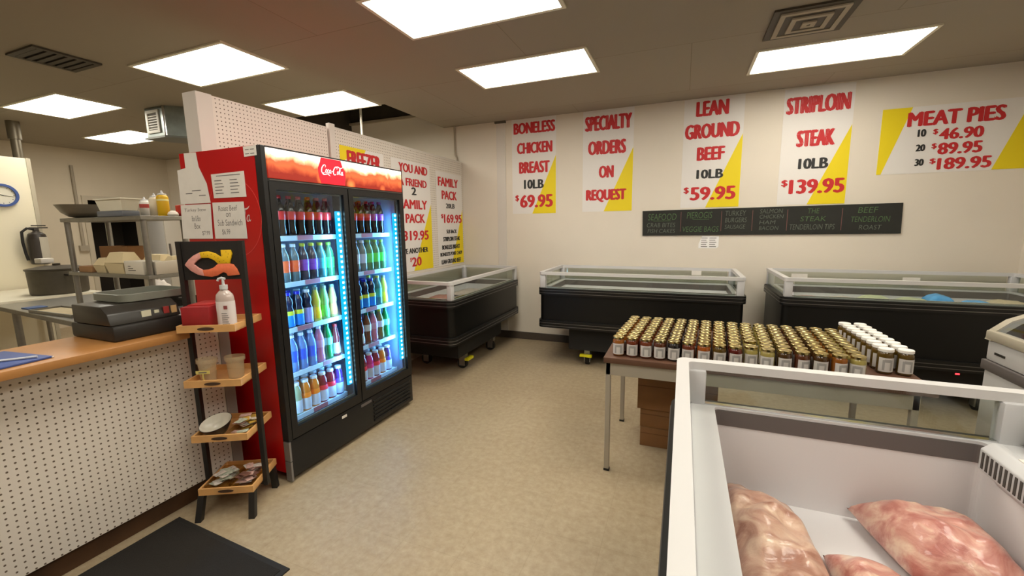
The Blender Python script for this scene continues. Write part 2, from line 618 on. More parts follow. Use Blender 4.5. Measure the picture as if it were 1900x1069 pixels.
WF = wall_frame(YB)
def tri(x0, x1, z0, zt, sl):
    return [(x1 - sl, z0), (x1, z0), (x1, zt)]
banner('price_banner', 'white banner reading boneless chicken breast, leftmost on the back wall', WF, -2.10, -1.51, 1.685, 2.868, [tri(0, -1.512, 1.686, 2.40, .315)],
       [('BONELESS', -2.075, -1.52, 2.686, 2.824), ('CHICKEN', -2.031, -1.556, 2.441, 2.579), ('BREAST', -2.005, -1.591, 2.196, 2.342), ('$69.95', -2.063, -1.549, 1.763, 1.926)], [('10LB', -1.94, -1.67, 2.001, 2.116)])
banner('price_banner', 'white banner reading specialty orders on request', WF, -1.172, -.578, 1.69, 2.868, [tri(0, -.58, 1.691, 2.42, .33)],
       [('SPECIALTY', -1.15, -.60, 2.636, 2.806), ('ORDERS', -1.11, -.66, 2.36, 2.521), ('ON', -.976, -.797, 2.086, 2.23), ('REQUEST', -1.13, -.646, 1.80, 1.953)], [])
banner('price_banner', 'white banner reading lean ground beef above the blackboard', WF, -.045, .545, 1.703, 2.868, [tri(0, .543, 1.704, 2.47, .33)],
       [('LEAN', .074, .397, 2.681, 2.837), ('GROUND', -.03, .512, 2.446, 2.603), ('BEEF', .102, .381, 2.214, 2.356), ('$59.95', -.018, .508, 1.785, 1.931)], [('10LB', .107, .377, 2.018, 2.117)])
banner('price_banner', 'white banner reading striploin steak above the blackboard end', WF, .90, 1.488, 1.706, 2.86, [tri(0, 1.486, 1.707, 2.47, .32)],
       [('STRIPLOIN', .92, 1.46, 2.61, 2.774), ('STEAK', 1.03, 1.359, 2.284, 2.446), ('$139.95', .926, 1.473, 1.816, 1.962)], [('10LB', 1.063, 1.321, 2.063, 2.169)])
banner('price_banner', 'wide white banner reading meat pies at far right', WF, 1.715, 2.815, 1.97, 2.575,
       [[(1.716, 1.971), (1.75, 1.971), (1.94, 2.574), (1.716, 2.574)], [(2.545, 1.971), (2.814, 1.971), (2.814, 2.574), (2.755, 2.574)]],
       [('MEAT PIES', 1.909, 2.591, 2.396, 2.528), ('$46.90', 2.105, 2.461, 2.262, 2.362), ('$89.95', 2.107, 2.465, 2.129, 2.234), ('$189.95', 2.106, 2.541, 1.992, 2.098)],
       [('10', 1.995, 2.058, 2.30, 2.368), ('20', 1.993, 2.064, 2.17, 2.232), ('30', 1.998, 2.066, 2.036, 2.10)])
PF = side_frame(PX + .004)
banner('price_banner', 'freezer banner on the pegboard, mostly hidden behind the drink cooler', PF, 2.99, 3.58, 1.15, 2.262, [[(2.991, 2.1), (2.991, 2.261), (3.33, 2.261), (3.30, 2.215), (3.09, 2.16)]],
       [('FREEZER', 3.074, 3.534, 2.085, 2.228), ('SPECIAL', 3.074, 3.534, 1.98, 2.07)], [])
banner('price_banner', 'you and a friend two family pack banner on the pegboard', PF, 3.70, 4.42, 1.035, 2.255, [[(4.02, 1.036), (4.419, 1.036), (4.419, 1.80)]],
       [('YOU AND', 3.821, 4.368, 2.127, 2.222), ('A FRIEND', 3.81, 4.344, 1.984, 2.068), ('FAMILY', 3.80, 4.336, 1.735, 1.838), ('PACK', 3.90, 4.278, 1.578, 1.681), ('$319.95', 3.77, 4.342, 1.383, 1.493), ('$20', 3.949, 4.171, 1.087, 1.192)],
       [('2', 4.034, 4.128, 1.891, 1.975), ('SAVE ANOTHER', 3.74, 4.316, 1.236, 1.297)])
banner('price_banner', 'family pack banner on the pegboard, nearest to the room corner', PF, 4.555, 5.20, 1.04, 2.215, [[(4.88, 1.041), (5.199, 1.041), (5.199, 1.76)]],
       [('FAMILY', 4.595, 5.097, 2.039, 2.148), ('PACK', 4.672, 5.056, 1.876, 1.987), ('$169.95', 4.638, 5.17, 1.579, 1.691)],
       [('20LB', 4.767, 4.989, 1.767, 1.829), ('5LB BACK', 4.758, 5.024, 1.445, 1.495), ('STRIPLOIN STEAK', 4.672, 5.107, 1.346, 1.403), ('BONELESS BREAST', 4.638, 5.10, 1.241, 1.298), ('BONELESS PORK CHOP', 4.591, 5.155, 1.156, 1.205), ('LEAN GROUND BEEF', 4.612, 5.117, 1.056, 1.113)])

# blackboard
t = thing('blackboard', 'long black chalkboard menu on the back wall under two banners', 'chalkboard')
obj('board', flat([(-.447, 1.395), (1.955, 1.405), (1.947, 1.698), (-.453, 1.682)], WF, .0045, .016), mat('chalkboard', (40, 40, 36), rough=.85, var=.15, scale=6), t, smooth=False)
CH = mat('chalk', (98, 104, 94), rough=.95)
CHG = mat('green_chalk', (82, 106, 70), rough=.95)
CHP = mat('pink_chalk', (110, 76, 72), rough=.95)
WF2 = WF @ Matrix.Translation((0, 0, .0165))
chalk = [('SEAFOOD', -.39, -.08, 1.572, 1.645, CHG), ('CRAB BITES', -.40, -.09, 1.49, 1.54, CH), ('FISH CAKES', -.39, -.09, 1.425, 1.47, CH),
         ('PIEROGIS', .03, .29, 1.585, 1.655, CHG), ('VEGGIE BAGS', -.01, .36, 1.435, 1.495, CHG),
         ('TURKEY', .42, .62, 1.605, 1.66, CH), ('BURGERS', .42, .63, 1.535, 1.585, CH), ('SAUSAGE', .42, .62, 1.465, 1.51, CH),
         ('SALMON', .75, .96, 1.625, 1.67, CH), ('CHICKEN', .75, .97, 1.57, 1.61, CH), ('HAM', .75, .90, 1.51, 1.55, CH), ('BACON', .75, .93, 1.45, 1.49, CH),
         ('THE', 1.18, 1.28, 1.615, 1.665, CHG), ('STEAK', 1.12, 1.34, 1.535, 1.585, CHG), ('TENDERLOIN TIPS', 1.03, 1.42, 1.45, 1.505, CH),
         ('BEEF', 1.60, 1.76, 1.61, 1.665, CHG), ('TENDERLOIN', 1.55, 1.86, 1.52, 1.575, CHG), ('ROAST', 1.62, 1.80, 1.445, 1.49, CH)]
for s, a, b, z0, z1, mt in chalk:
    m = M()
    put_text(m, s, a, b, z0, z1, WF2, -.006, .12)
    obj('chalk_word', m, mt, t, smooth=False)
for x in (-.035, .38, .68, 1.0, 1.47):
    obj('chalk_divider', M().box(x, x + .006, YB - .0175, YB - .0165, 1.44, 1.66), CHP, t, smooth=False)
for a, b, z in ((-.33, -.14, 1.56), (.09, .26, 1.572)):
    obj('chalk_underline', M().box(a, b, YB - .0175, YB - .0165, z, z + .005), CHG, t, smooth=False)

t = thing('paper_note', 'small white paper note taped under the blackboard', 'note')
obj('sheet', flat([(.165, 1.25), (.35, 1.25), (.37, 1.27), (.37, 1.385), (.20, 1.39), (.165, 1.30)], WF, .001, .003), mat('note_white', (246, 244, 242), rough=.8), t, smooth=False)
for k in range(5):
    for a, b in ((.19, .255), (.275, .345)):
        obj('handwriting', M().box(a, b - .01 * (k % 2), YB - .0042, YB - .0032, 1.265 + .024 * k, 1.272 + .024 * k), GINK, t, smooth=False)

# ------------------------------------------------------------------ display freezers
LINER = mat('freezer_liner', (222, 221, 223), rough=.45)
FBLACK = mat('freezer_black', (9, 9, 8), rough=.4, spec=.35)
BUMP = mat('bumper_black', (16, 16, 16), rough=.42, spec=.4)
LINE = mat('bumper_line', (120, 116, 112), rough=.3, metal=.7)
def freezer(label, L, D, loc, rz, zb=.44, zt=.86, zr=1.035, wheels=True, zin=.55, wd=.075, wl=.075, pd=.05, ge=.018):
    """open top island freezer; local x along its length, local y away from its front"""
    t = thing('display_freezer', label, 'freezer', loc, rz, group='black open-top display freezers')
    gi = lambda i, r=.02: rrect(wl + i, L - wl - i, wd + i, D - wd - i, r)
    out = rrect(0, L, 0, D, .06)
    inn = gi(0)
    b = M().ring(out, inn, zb, zt - .05)
    b.prism(rrect(.03, L - .03, .03, D - .03, .05), zb, zin - .01)
    obj('body', b, FBLACK, t)
    e = .018
    for z0, z1, nm in ((zt - .07, zt, 'top_bumper'), (zb - .005, zb + .075, 'bottom_bumper')):
        m = M()
        m.ring(rrect(-e, L + e, -e, D + e, .07), gi(-.001) if z1 == zt else rrect(.002, L - .002, .002, D - .002, .06), z0, z1)
        p = obj(nm, m, BUMP, t)
        for k in range(2):
            zz = z0 + .018 + .03 * k
            obj('bumper_line', M().ring(rrect(-e - .003, L + e + .003, -e - .003, D + e + .003, .072), rrect(-e + .002, L + e - .002, -e + .002, D + e - .002, .068), zz, zz + .005), LINE, p)
    # liner: tub with sloping lip
    m = M()
    m.ring(gi(0), gi(.012), zin, zt - .06)
    m.box(wl, L - wl, wd, D - wd, zin - .012, zin)
    obj('liner', m, LINER, t, smooth=False)
    m = M()
    m.ring(rrect(.026, L - .026, .026, D - .026, .03), gi(.012), zt - .002, zt + .008)
    obj('lip', m, WPLAS, t, smooth=False)
    m = M()
    m.ring(gi(.004), gi(.014), zt - .062, zt - .003)
    obj('grey_band', m, GREY, t, smooth=False)
    # guard: posts, glass, rail
    rw = .05
    for x0 in (.004, L - .004 - .075 + ge * .7):
        for y0 in (.004, D - .004 - pd):
            obj('corner_post', M().box(x0, x0 + .075 - ge * .7, y0, y0 + pd, zt + .001, zr - .03, bev=.008), WPLAS, t)
    for a in ((.08, L - .08, .018, .024), (.08, L - .08, D - .024, D - .018), (ge - .006, ge, .055, D - .055), (L - ge, L - ge + .006, .055, D - .055)):
        obj('guard_glass', M().box(*a, zt + .001, zr - .025), GUARD, t, smooth=False)
    rl = M()
    rl.ring(rrect(-.004, L + .004, -.004, D + .004, .035), rrect(rw - .01, L - rw + .01, rw - .012, D - rw + .012, .02), zr - .03, zr)
    obj('rail', rl, WHITE, t)
    obj('chrome_strip', M().ring(rrect(.03, L - .03, .03, D - .03, .02), rrect(.05, L - .05, .05, D - .05, .02), zt + .0085, zt + .013), CHROME, t, smooth=False)
    # underside
    obj('undercarriage', M().box(.3, L - .3, .12, D - .08, .17, zb), BLACKM, t, smooth=False)
    if wheels:
        for x in (.5 if L > 1.7 else .3, L - .5):
            for y in (.16, D - .18):
                cst = obj('caster', M().box(x - .03, x + .03, y - .03, y + .03, .12, .175).box(x - .034, x - .024, y - .02, y + .045, .035, .14).box(x + .024, x + .034, y - .02, y + .045, .035, .14), STEEL, t, smooth=False)
                obj('wheel', M().cyl((x - .02, y + .02, .058), (x + .02, y + .02, .058), .058, 18), RUBBER, cst)
                if x < L / 2 and y < .3:
                    obj('brake_pedal', M().box(x - .07, x + .06, y - .085, y - .04, .105, .132, bev=.004), YEL, cst)
    return t

FRZ_MID = freezer('empty black open-top freezer in the middle against the back wall', 1.97, .85, (-1.425, 4.30, 0), 0, zb=.435, zt=.86, zr=1.035)
FRZ_LEFT = freezer('black open-top freezer along the pegboard wall behind the drink cooler', 1.72, .80, (-2.0, 3.40, 0), PI / 2, zb=.395, zt=.83, zr=1.012)
FRZ_RIGHT = freezer('black open-top freezer against the back wall behind the jar table', 1.93, .88, (.83, 4.22, 0), 0, zb=.36, zt=.885, zr=1.055)
FRZ_NEAR = freezer('nearest open-top freezer with white rim holding bags of raw chicken', 1.86, 1.03, (1.032, -.12, 0), PI / 2, zb=.30, zt=.835, zr=1.005, wheels=True, zin=.50, wd=.122, wl=.045, pd=.098, ge=.034)

obj('power_light', M().box(1.19, 1.215, -.003, .002, .33, .342), emitter('red_indicator', (1, .04, .05), 1.2), FRZ_RIGHT, smooth=False)

# stickers on the rear glass
for i, (x, z, l) in enumerate(((.105, .975, 'small white sticker inside the rear glass of the middle freezer'),)):
    tag(obj('sticker', M().box(x, x + .10, 5.105, 5.107, z - .02, z + .03), PAPER, smooth=False), l, 'sticker')
tag(obj('sticker', M().box(1.05, 1.19, 5.06, 5.062, .965, 1.005), PAPER, smooth=False), 'left white sticker on the rear glass of the right freezer', 'sticker')
tag(obj('sticker', M().box(1.95, 2.08, 5.06, 5.062, .955, .995), PAPER, smooth=False), 'right white sticker on the rear glass of the right freezer', 'sticker')

# air grille inside the near freezer
AG = Matrix.Translation((1.032, -.12, 0)) @ Matrix.Rotation(PI / 2, 4, 'Z')
t = obj('air_grille', M().prism([(.895, .875), (.895, .745), (.885, .76), (.865, .78), (.845, .795), (.845, .858), (.87, .88)], -.02, 1.60, mtx=Matrix(((1, 0, 0, 0), (0, 0, 1, 0), (0, 1, 0, 0), (0, 0, 0, 1))), bev=.004), WPLAS, FRZ_NEAR)
t.matrix_parent_inverse = AG.inverted()
for k in range(32):
    y = 1.585 - .019 * k
    obj('slot', M().box(.8435, .8455, y - .009, y, .802, .852), mat('slot_dark', (70, 66, 62), rough=.8), t, smooth=False)
obj('sticker', M().box(.872, .893, 1.2, 1.5, .8775, .8825), PAPER, t, smooth=False)

# ------------------------------------------------------------------ bags of raw chicken
def meat_mat(name, c0, c1, c2, sc):
    m = mat(name, c0, rough=.34, coat=.35)
    nt = m.node_tree
    p = nt.nodes['Principled BSDF']
    p.inputs['Subsurface Weight'].default_value = 0
    tc = nt.nodes.new('ShaderNodeTexCoord')
    n = nt.nodes.new('ShaderNodeTexNoise')
    n.inputs['Scale'].default_value = sc
    n.inputs['Detail'].default_value = 4
    n.inputs['Distortion'].default_value = 1.2
    r = nt.nodes.new('ShaderNodeValToRGB')
    e = r.color_ramp.elements
    e[0].position = .36; e[0].color = lin(*c0)
    e[1].position = .64; e[1].color = lin(*c2)
    q = e.new(.49); q.color = lin(*c1)
    n2 = nt.nodes.new('ShaderNodeTexNoise')
    n2.inputs['Scale'].default_value = 34
    n2.inputs['Detail'].default_value = 5
    n2.inputs['Distortion'].default_value = 2
    b = nt.nodes.new('ShaderNodeBump')
    b.inputs['Strength'].default_value = .22
    b.inputs['Distance'].default_value = .012
    L = nt.links.new
    L(tc.outputs['Object'], n.inputs['Vector']); L(tc.outputs['Object'], n2.inputs['Vector'])
    L(n.outputs['Fac'], r.inputs['Fac']); L(r.outputs['Color'], p.inputs['Base Color'])
    L(n2.outputs['Fac'], b.inputs['Height']); L(b.outputs['Normal'], p.inputs['Normal'])
    return m
MEAT = meat_mat('chicken_pink', (178, 112, 102), (204, 150, 136), (228, 200, 178), 11)
MEAT2 = meat_mat('chicken_tan', (164, 116, 98), (196, 156, 136), (222, 194, 170), 10)
MEAT3 = meat_mat('chicken_red', (150, 62, 48), (196, 110, 88), (222, 170, 150), 11)
def bag(name, label, quad, zb, h, material, seed, group='bags of raw chicken', cat='bag of meat', res=40):
    """pillow bag with four ground corners quad, lying at height zb"""
    b = bmesh.new()
    A, B, Cc, D = [Vector(q) for q in quad]
    vt = {}
    for i in range(res + 1):
        for j in range(res + 1):
            u, v = i / res, j / res
            p = (A * (1 - u) + B * u) * (1 - v) + (D * (1 - u) + Cc * u) * v
            su, sv = 2 * u - 1, 2 * v - 1
            env = max(0, (1 - abs(su) ** 3.2)) ** .6 * max(0, (1 - abs(sv) ** 3.2)) ** .6
            nz = noise.noise(Vector((p.x * 14, p.y * 14, seed))) * .18 + noise.noise(Vector((p.x * 34, p.y * 34, seed + 5))) * .05
            edge = noise.noise(Vector((u * 5, v * 5, seed + 9))) * .012
            c = (A + B + Cc + D) / 4
            q = p + (p - c) * edge * 2
            vt[i, j] = (q, env, nz)
    top, bot = {}, {}
    zlow = h * .12
    for k, (q, env, nz) in vt.items():
        top[k] = b.verts.new((q.x, q.y, zb + zlow + h * env * (1 + nz)))
    for k, (q, env, nz) in vt.items():
        if k[0] in (0, res) or k[1] in (0, res):
            bot[k] = top[k]
        else:
            bot[k] = b.verts.new((q.x, q.y, zb + zlow * (1 - min(1, env * 3))))
    for i in range(res):
        for j in range(res):
            b.faces.new((top[i, j], top[i + 1, j], top[i + 1, j + 1], top[i, j + 1]))
            b.faces.new((bot[i, j], bot[i, j + 1], bot[i + 1, j + 1], bot[i + 1, j]))
    bmesh.ops.recalc_face_normals(b, faces=b.faces)
    m = M()
    m._merge(b)
    o = obj(name, m, material, angle=180)
    tag(o, label, cat, group)
    return o
ZI = .501
bag('chicken_bag', 'large clear bag of raw chicken along the left inner wall of the near freezer', [(.15, .93, 0), (.43, .90, 0), (.39, 1.56, 0), (.155, 1.66, 0)], ZI, .15, MEAT2, 3)
bag('chicken_bag', 'plump bag of pink raw chicken at the right end of the near freezer', [(.635, 1.38, 0), (.885, 1.29, 0), (.885, 1.64, 0), (.565, 1.665, 0)], ZI + .03, .12, MEAT, 8)
bag('chicken_bag', 'bag of raw chicken cut off by the bottom edge, between the two larger bags', [(.445, 1.0, 0), (.62, .98, 0), (.625, 1.37, 0), (.44, 1.43, 0)], ZI, .10, MEAT, 13)
bag('chicken_bag', 'reddish bag of chicken tucked under the plump bag at right', [(.665, .98, 0), (.885, .98, 0), (.885, 1.26, 0), (.67, 1.34, 0)], ZI, .05, MEAT3, 21)

# goods in the far freezers
PKW = mat('pack_white', (206, 196, 190), rough=.3, var=.12, scale=30)
PKP = mat('pack_pink', (176, 128, 120), rough=.3, var=.2, scale=20)
PKR = mat('pack_red', (120, 38, 34), rough=.3, var=.2, scale=20)
PKG = mat('pack_green', (196, 204, 168), rough=.3, var=.15, scale=25)
PKB = mat('pack_blue', (90, 176, 248), rough=.2, var=.1, scale=20)
PKT = mat('pack_tan', (206, 190, 160), rough=.3, var=.12, scale=20)
def packs(lst):
    for (x, y, sx, sy, z, h, mt, lab, sd) in lst:
        bag('food_pack', lab, [(x - sx, y - sy, 0), (x + sx, y - sy, 0), (x + sx, y + sy, 0), (x - sx, y + sy, 0)], z, h, mt, sd, 'wrapped food packs in the far freezers', 'food pack', 12)
packs([(-2.22, 3.66, .12, .14, .70, .06, PKR, 'dark red meat pack at the near end of the left freezer', 1),
       (-2.22, 4.05, .12, .16, .70, .06, PKR, 'dark red meat pack halfway along the front of the left freezer', 2),
       (-2.55, 3.70, .13, .16, .70, .05, PKW, 'white wrapped pack at the near rear of the left freezer', 3),
       (-2.55, 4.1, .13, .16, .70, .05, PKP, 'pink meat pack at the rear middle of the left freezer', 4),
       (-2.4, 4.6, .22, .2, .70, .05, PKW, 'white wrapped pack at the far end of the left freezer', 5),
       (1.10, 4.55, .12, .20, .80, .045, PKP, 'pale pink pack at the left end of the right freezer', 6),
       (1.36, 4.55, .11, .20, .80, .05, PKW, 'greyish pack left of the green packs in the right freezer', 16),
       (1.60, 4.55, .11, .20, .80, .07, PKG, 'pale green pack left of the middle of the right freezer', 7),
       (1.84, 4.52, .11, .20, .80, .065, PKG, 'pale green pack at the middle of the right freezer', 8),
       (2.10, 4.78, .09, .10, .80, .07, PKB, 'bright blue pack behind the other blue pack in the right freezer', 9),
       (2.22, 4.50, .10, .10, .80, .07, PKB, 'bright blue pack at the front of the right freezer', 10),
       (2.46, 4.56, .10, .20, .80, .07, PKT, 'tan pack at the right end of the right freezer', 11),
       (-.72, 4.6, .1, .1, .552, .05, PKW, 'small clear pack lying left in the middle freezer', 12),
       (.05, 4.6, .12, .1, .552, .05, PKW, 'small clear pack lying right in the middle freezer', 13)])
for nm, x0, x1, y0, y1, z, l in (('basket_shelf', -2.67, -2.12, 3.5, 5.02, .695, 'white wire shelf filling the left freezer'),
                                  ('basket_shelf', .93, 2.66, 4.31, 5.0, .795, 'white wire shelf filling the right freezer')):
    c = M()
    n = int((x1 - x0 + y1 - y0) / .06)
    for k in range(n + 1):
        c.box(x0 + (x1 - x0) * k / n - .002, x0 + (x1 - x0) * k / n + .002, y0, y1, z - .004, z)
    for k in range(4):
        c.box(x0, x1, y0 + (y1 - y0 - .012) * k / 3, y0 + (y1 - y0 - .012) * k / 3 + .012, z - .012, z - .004)
    tag(obj(nm, c, WPLAS, smooth=False), l, 'shelf')

# white chest freezer with curved glass lid at the right edge
t = thing('chest_freezer', 'white chest freezer with curved glass lid at the right edge', 'freezer', (1.60, 1.35, 0))
obj('body', M().box(0, .66, 0, 1.75, .30, .745, bev=.012).box(.02, .64, .02, 1.73, .08, .3), WHITE, t)
obj('base', M().box(.06, .62, .06, 1.66, 0, .12), BLACKM, t, smooth=False)
obj('grey_band', M().box(-.012, .672, -.012, 1.762, .70, .755, bev=.006), GREY, t)
obj('upper_panel', M().box(.0, .66, 0, 1.75, .756, .875, bev=.01), WHITE, t)
obj('badge', M().box(-.003, 0, 1.60, 1.68, .80, .812), DSTEEL, t, smooth=False)
prof = [(-.015, .87), (.0, .925), (.06, .985), (.16, 1.035), (.28, 1.06), (.36, 1.06), (.50, 1.03), (.60, .98), (.66, .925), (.675, .87)]
FR_L = mat('lid_frame', (176, 168, 150), rough=.45)
XZ = Matrix(((1, 0, 0, 0), (0, 0, 1, 0), (0, 1, 0, 0), (0, 0, 0, 1)))
inner = [(.03 + (x + .015) * .91, .875 + (z - .87) * .84) for x, z in prof]
c = M()
for y0, y1 in ((0.0, .05), (1.70, 1.75)):
    c.ring(prof, inner, y0, y1, mtx=XZ)
c.box(-.016, .03, 0, 1.75, .87, .925, bev=.01)
c.box(.63, .676, 0, 1.75, .87, .925, bev=.01)
lid = obj('lid_frame', c, FR_L, t)
c = M()
sp = [(x, z) for x, z in prof][1:-1]
b = bmesh.new()
v0 = [b.verts.new((x, .05, z - .01)) for x, z in sp]
v1 = [b.verts.new((x, 1.70, z - .01)) for x, z in sp]
for k in range(len(sp) - 1):
    b.faces.new((v0[k], v0[k + 1], v1[k + 1], v1[k]))
c._merge(b)
obj('curved_glass', c, glass('lid_glass', (.86, .91, .97), .5), lid)
obj('basket', M().box(.05, .61, .1, 1.65, .876, .884), mat('chest_inside', (186, 200, 236), rough=.5, var=.3, scale=10), t, smooth=False)
bag('frozen_pack', 'bluish frozen pack under the curved glass lid', [(1.70, 2.55, 0), (1.95, 2.55, 0), (1.95, 2.95, 0), (1.70, 2.95, 0)], .886, .05, mat('frozen_blue', (150, 176, 240), rough=.3, var=.3, scale=18), 31, None, 'food pack', 12)

# ------------------------------------------------------------------ table with jars
t = thing('folding_table', 'brown-topped table with pale steel legs carrying rows of jars', 'table', (0, 0, 0))
TX0, TX1, TY0, TY1, TZ = -.415, 1.14, 2.47, 3.36, .74
obj('table_top', M().box(TX0, TX1, TY0, TY1, TZ - .035, TZ, bev=.004), DKWOOD, t)
TL = mat('table_metal', (168, 160, 146), rough=.45, metal=.2)
obj('apron', M().ring([(TX0 + .012, TY0 + .012), (TX1 - .06, TY0 + .012), (TX1 - .06, TY1 - .012), (TX0 + .012, TY1 - .012)], [(TX0 + .03, TY0 + .03), (TX1 - .08, TY0 + .03), (TX1 - .08, TY1 - .03), (TX0 + .03, TY1 - .03)], TZ - .11, TZ - .036), TL, t, smooth=False)
for x in (TX0 + .012, TX1 - .09):
    for y in (TY0 + .012, TY1 - .042 - .12):
        obj('leg', M().box(x, x + .03, y, y + .03, .012, TZ - .036, bev=.003), TL, t, smooth=False).name = 'leg'
        obj('foot_cap', M().box(x - .002, x + .032, y - .002, y + .032, 0, .012), RUBBER, t, smooth=False)

JH = .118
def jar_proto(liq, lidmat, tall=0):
    t = thing('preserve_jar', '', 'jar', (0, 0, 0), group='jars of preserves on the brown table')
    r = .0345
    h = JH + tall
    obj('glass_body', M().lathe([(0, 0), (r * .82, 0), (r * .97, .004), (r, .012), (r, h * .74), (r * .97, h * .80), (r * .86, h * .86), (r * .82, h * .88), (r * .82, h * .93), (0, h * .93)], 20), liq, t, angle=50)
    obj('lid', M().lathe([(r * .93, h * .885), (r * .95, h * .89), (r * .95, h * .985), (r * .90, h), (r * .80, h), (r * .77, h * .992), (0, h * .992)], 20), lidmat, t, angle=40)
    m = M()
    a0, a1 = math.radians(-152), math.radians(-28)
    b = bmesh.new()
    vs = []
    n = 10
    for z in (h * .10, h * .66):
        vs.append([b.verts.new(((r + .0008) * math.cos(a0 + (a1 - a0) * k / n), (r + .0008) * math.sin(a0 + (a1 - a0) * k / n), z)) for k in range(n + 1)])
    for k in range(n):
        b.faces.new((vs[0][k], vs[0][k + 1], vs[1][k + 1], vs[1][k]))
    m._merge(b)
    lb = obj('label', m, mat('jar_label', (206, 202, 198), rough=.6), t, angle=60)
    # printed arch on the label
    m = M()
    b = bmesh.new()
    for (z0, z1, q0, q1) in ((.16, .58, -124, -108), (.16, .58, -72, -56), (.48, .60, -112, -68)):
        nn = 4
        e0 = [b.verts.new(((r + .0014) * math.cos(math.radians(q0 + (q1 - q0) * k / nn)), (r + .0014) * math.sin(math.radians(q0 + (q1 - q0) * k / nn)), h * z0)) for k in range(nn + 1)]
        e1 = [b.verts.new(((r + .0014) * math.cos(math.radians(q0 + (q1 - q0) * k / nn)), (r + .0014) * math.sin(math.radians(q0 + (q1 - q0) * k / nn)), h * z1)) for k in range(nn + 1)]
        for k in range(nn):
            b.faces.new((e0[k], e0[k + 1], e1[k + 1], e1[k]))
    m._merge(b)
    obj('print', m, mat('jar_print', (158, 155, 152), rough=.7), lb, angle=60)
    return t
GOLD = mat('gold_lid', (204, 186, 128), rough=.26, metal=1)
WLID = mat('white_lid', (240, 236, 230), rough=.4)
def jam(name, rgb):
    return mat(name, tuple(c * .8 for c in rgb), rough=.12, coat=.5, var=.12, scale=40)
JAMS = {'amber': jam('jam_amber', (168, 96, 26)), 'red-brown': jam('jam_redbrown', (122, 52, 24)), 'brown': jam('jam_brown', (104, 52, 26)),
        'near-black': jam('jam_black', (40, 34, 36)), 'orange': jam('jam_orange', (186, 92, 22)), 'olive': jam('jam_olive', (104, 78, 24)),
        'dark red': jam('jam_red', (104, 24, 18)), 'pale yellow': jam('jam_pickle', (196, 178, 96)), 'dark brown': jam('jam_dkbrown', (84, 54, 22))}
cols = ['amber', 'red-brown', 'red-brown', 'brown', 'near-black', 'red-brown', 'orange', 'olive', 'dark red', 'pale yellow', 'pale yellow', 'dark brown', 'brown', 'dark brown', 'amber', 'pale yellow']
protos = {}
jz = TZ + .001
for i, cn in enumerate(cols):
    for j in range(9):
        x = -.338 + .0788 * i + .002 * math.sin(j * 2.3 + i) + j * .0048
        y = 2.545 + .0735 * j + .0012 * math.sin(i * 1.7 + j)
        if i == 9:
            if j == 1:
                continue
            y += .02 if j == 0 else 0
        lab = f'gold-lidded jar of {cn} preserve, {ordinal(i)} column from table\'s left end, ' + ('front row' if j == 0 else ('back row' if j == 8 else f'{ordinal(j)} row'))
        if cn not in protos:
            protos[cn] = jar_proto(JAMS[cn], GOLD)
            protos[cn].location = (x, y, jz)
            protos[cn].rotation_euler = (0, 0, .1)
            protos[cn]['label'] = lab
        else:
            copy_thing(protos[cn], (x, y, jz), lab, rz=random.uniform(-.35, .45))
wp = None
for i in range(2):
    for j in range(9):
        x = 1.005 + .082 * i + .003 * math.sin(j * 3.1)
        y = 2.69 + .0765 * j
        lab = f'white-lidded jar of olive preserve, {"left" if i == 0 else "right"} white-lidded column, ' + ('front' if j == 0 else ('back' if j == 8 else f'{ordinal(j)} from the front'))
        if wp is None:
            wp = jar_proto(JAMS['olive'], WLID, .014)
            wp.location = (x, y, jz)
            wp['label'] = lab
        else:
            copy_thing(wp, (x, y, jz), lab)

# cardboard boxes under the table
for i, (x0, x1, y0, y1, z0, z1, l) in enumerate(((-.222, .26, 2.88, 3.2, 0, .137, 'flat brown cardboard box on the floor under the jar table'),
                                                  (-.225, .265, 2.885, 3.2, .138, .272, 'middle brown cardboard box in the stack under the jar table'),
                                                  (-.245, .25, 2.87, 3.2, .273, .515, 'tall brown cardboard box on top of the stack under the jar table'))):
    t = thing('cardboard_box', l, 'box', (x0, y0, z0), group='cardboard boxes under the jar table')
    w, d, h = x1 - x0, y1 - y0, z1 - z0
    obj('carton', M().box(0, w, 0, d, 0, h, bev=.003), CARD, t)
    obj('flap_seam', M().box(0, w, -.0015, 0, h * .68, h * .685 + .003), mat('card_seam', (104, 68, 36), rough=.9), t, smooth=False)

# ------------------------------------------------------------------ drink cooler
FY0, FY1, FX, FXB, FZ = 1.673, 2.918, -2.136, -2.825, 1.985
t = thing('drink_cooler', 'tall red glass-door drink cooler with lit shelves of bottles', 'fridge', (0, 0, 0))
CBL = mat('cooler_black', (16, 16, 18), rough=.4)
CIN = mat('cooler_inside', (150, 172, 200), rough=.5)
c = M()
c.box(FXB, FX - .05, FY0, FY0 + .04, .06, FZ)
c.box(FXB, FX - .05, FY1 - .04, FY1, .06, FZ)
c.box(FXB, FXB + .04, FY0 + .04, FY1 - .04, .06, FZ)
c.box(FXB + .04, FX - .05, FY0 + .04, FY1 - .04, FZ - .16, FZ)
c.box(FXB + .04, FX - .05, FY0 + .04, FY1 - .04, .06, .27)
obj('cabinet', c, RED, t, smooth=False)
c = M()
c.box(FXB + .04, FXB + .045, FY0 + .045, FY1 - .045, .275, FZ - .165)
c.box(FXB + .04, FX - .06, FY0 + .04, FY0 + .045, .275, FZ - .165)
c.box(FXB + .04, FX - .06, FY1 - .045, FY1 - .04, .275, FZ - .165)
c.box(FXB + .04, FX - .06, FY0 + .045, FY1 - .045, .27, .275)
obj('inner_lining', c, CIN, t, smooth=False)
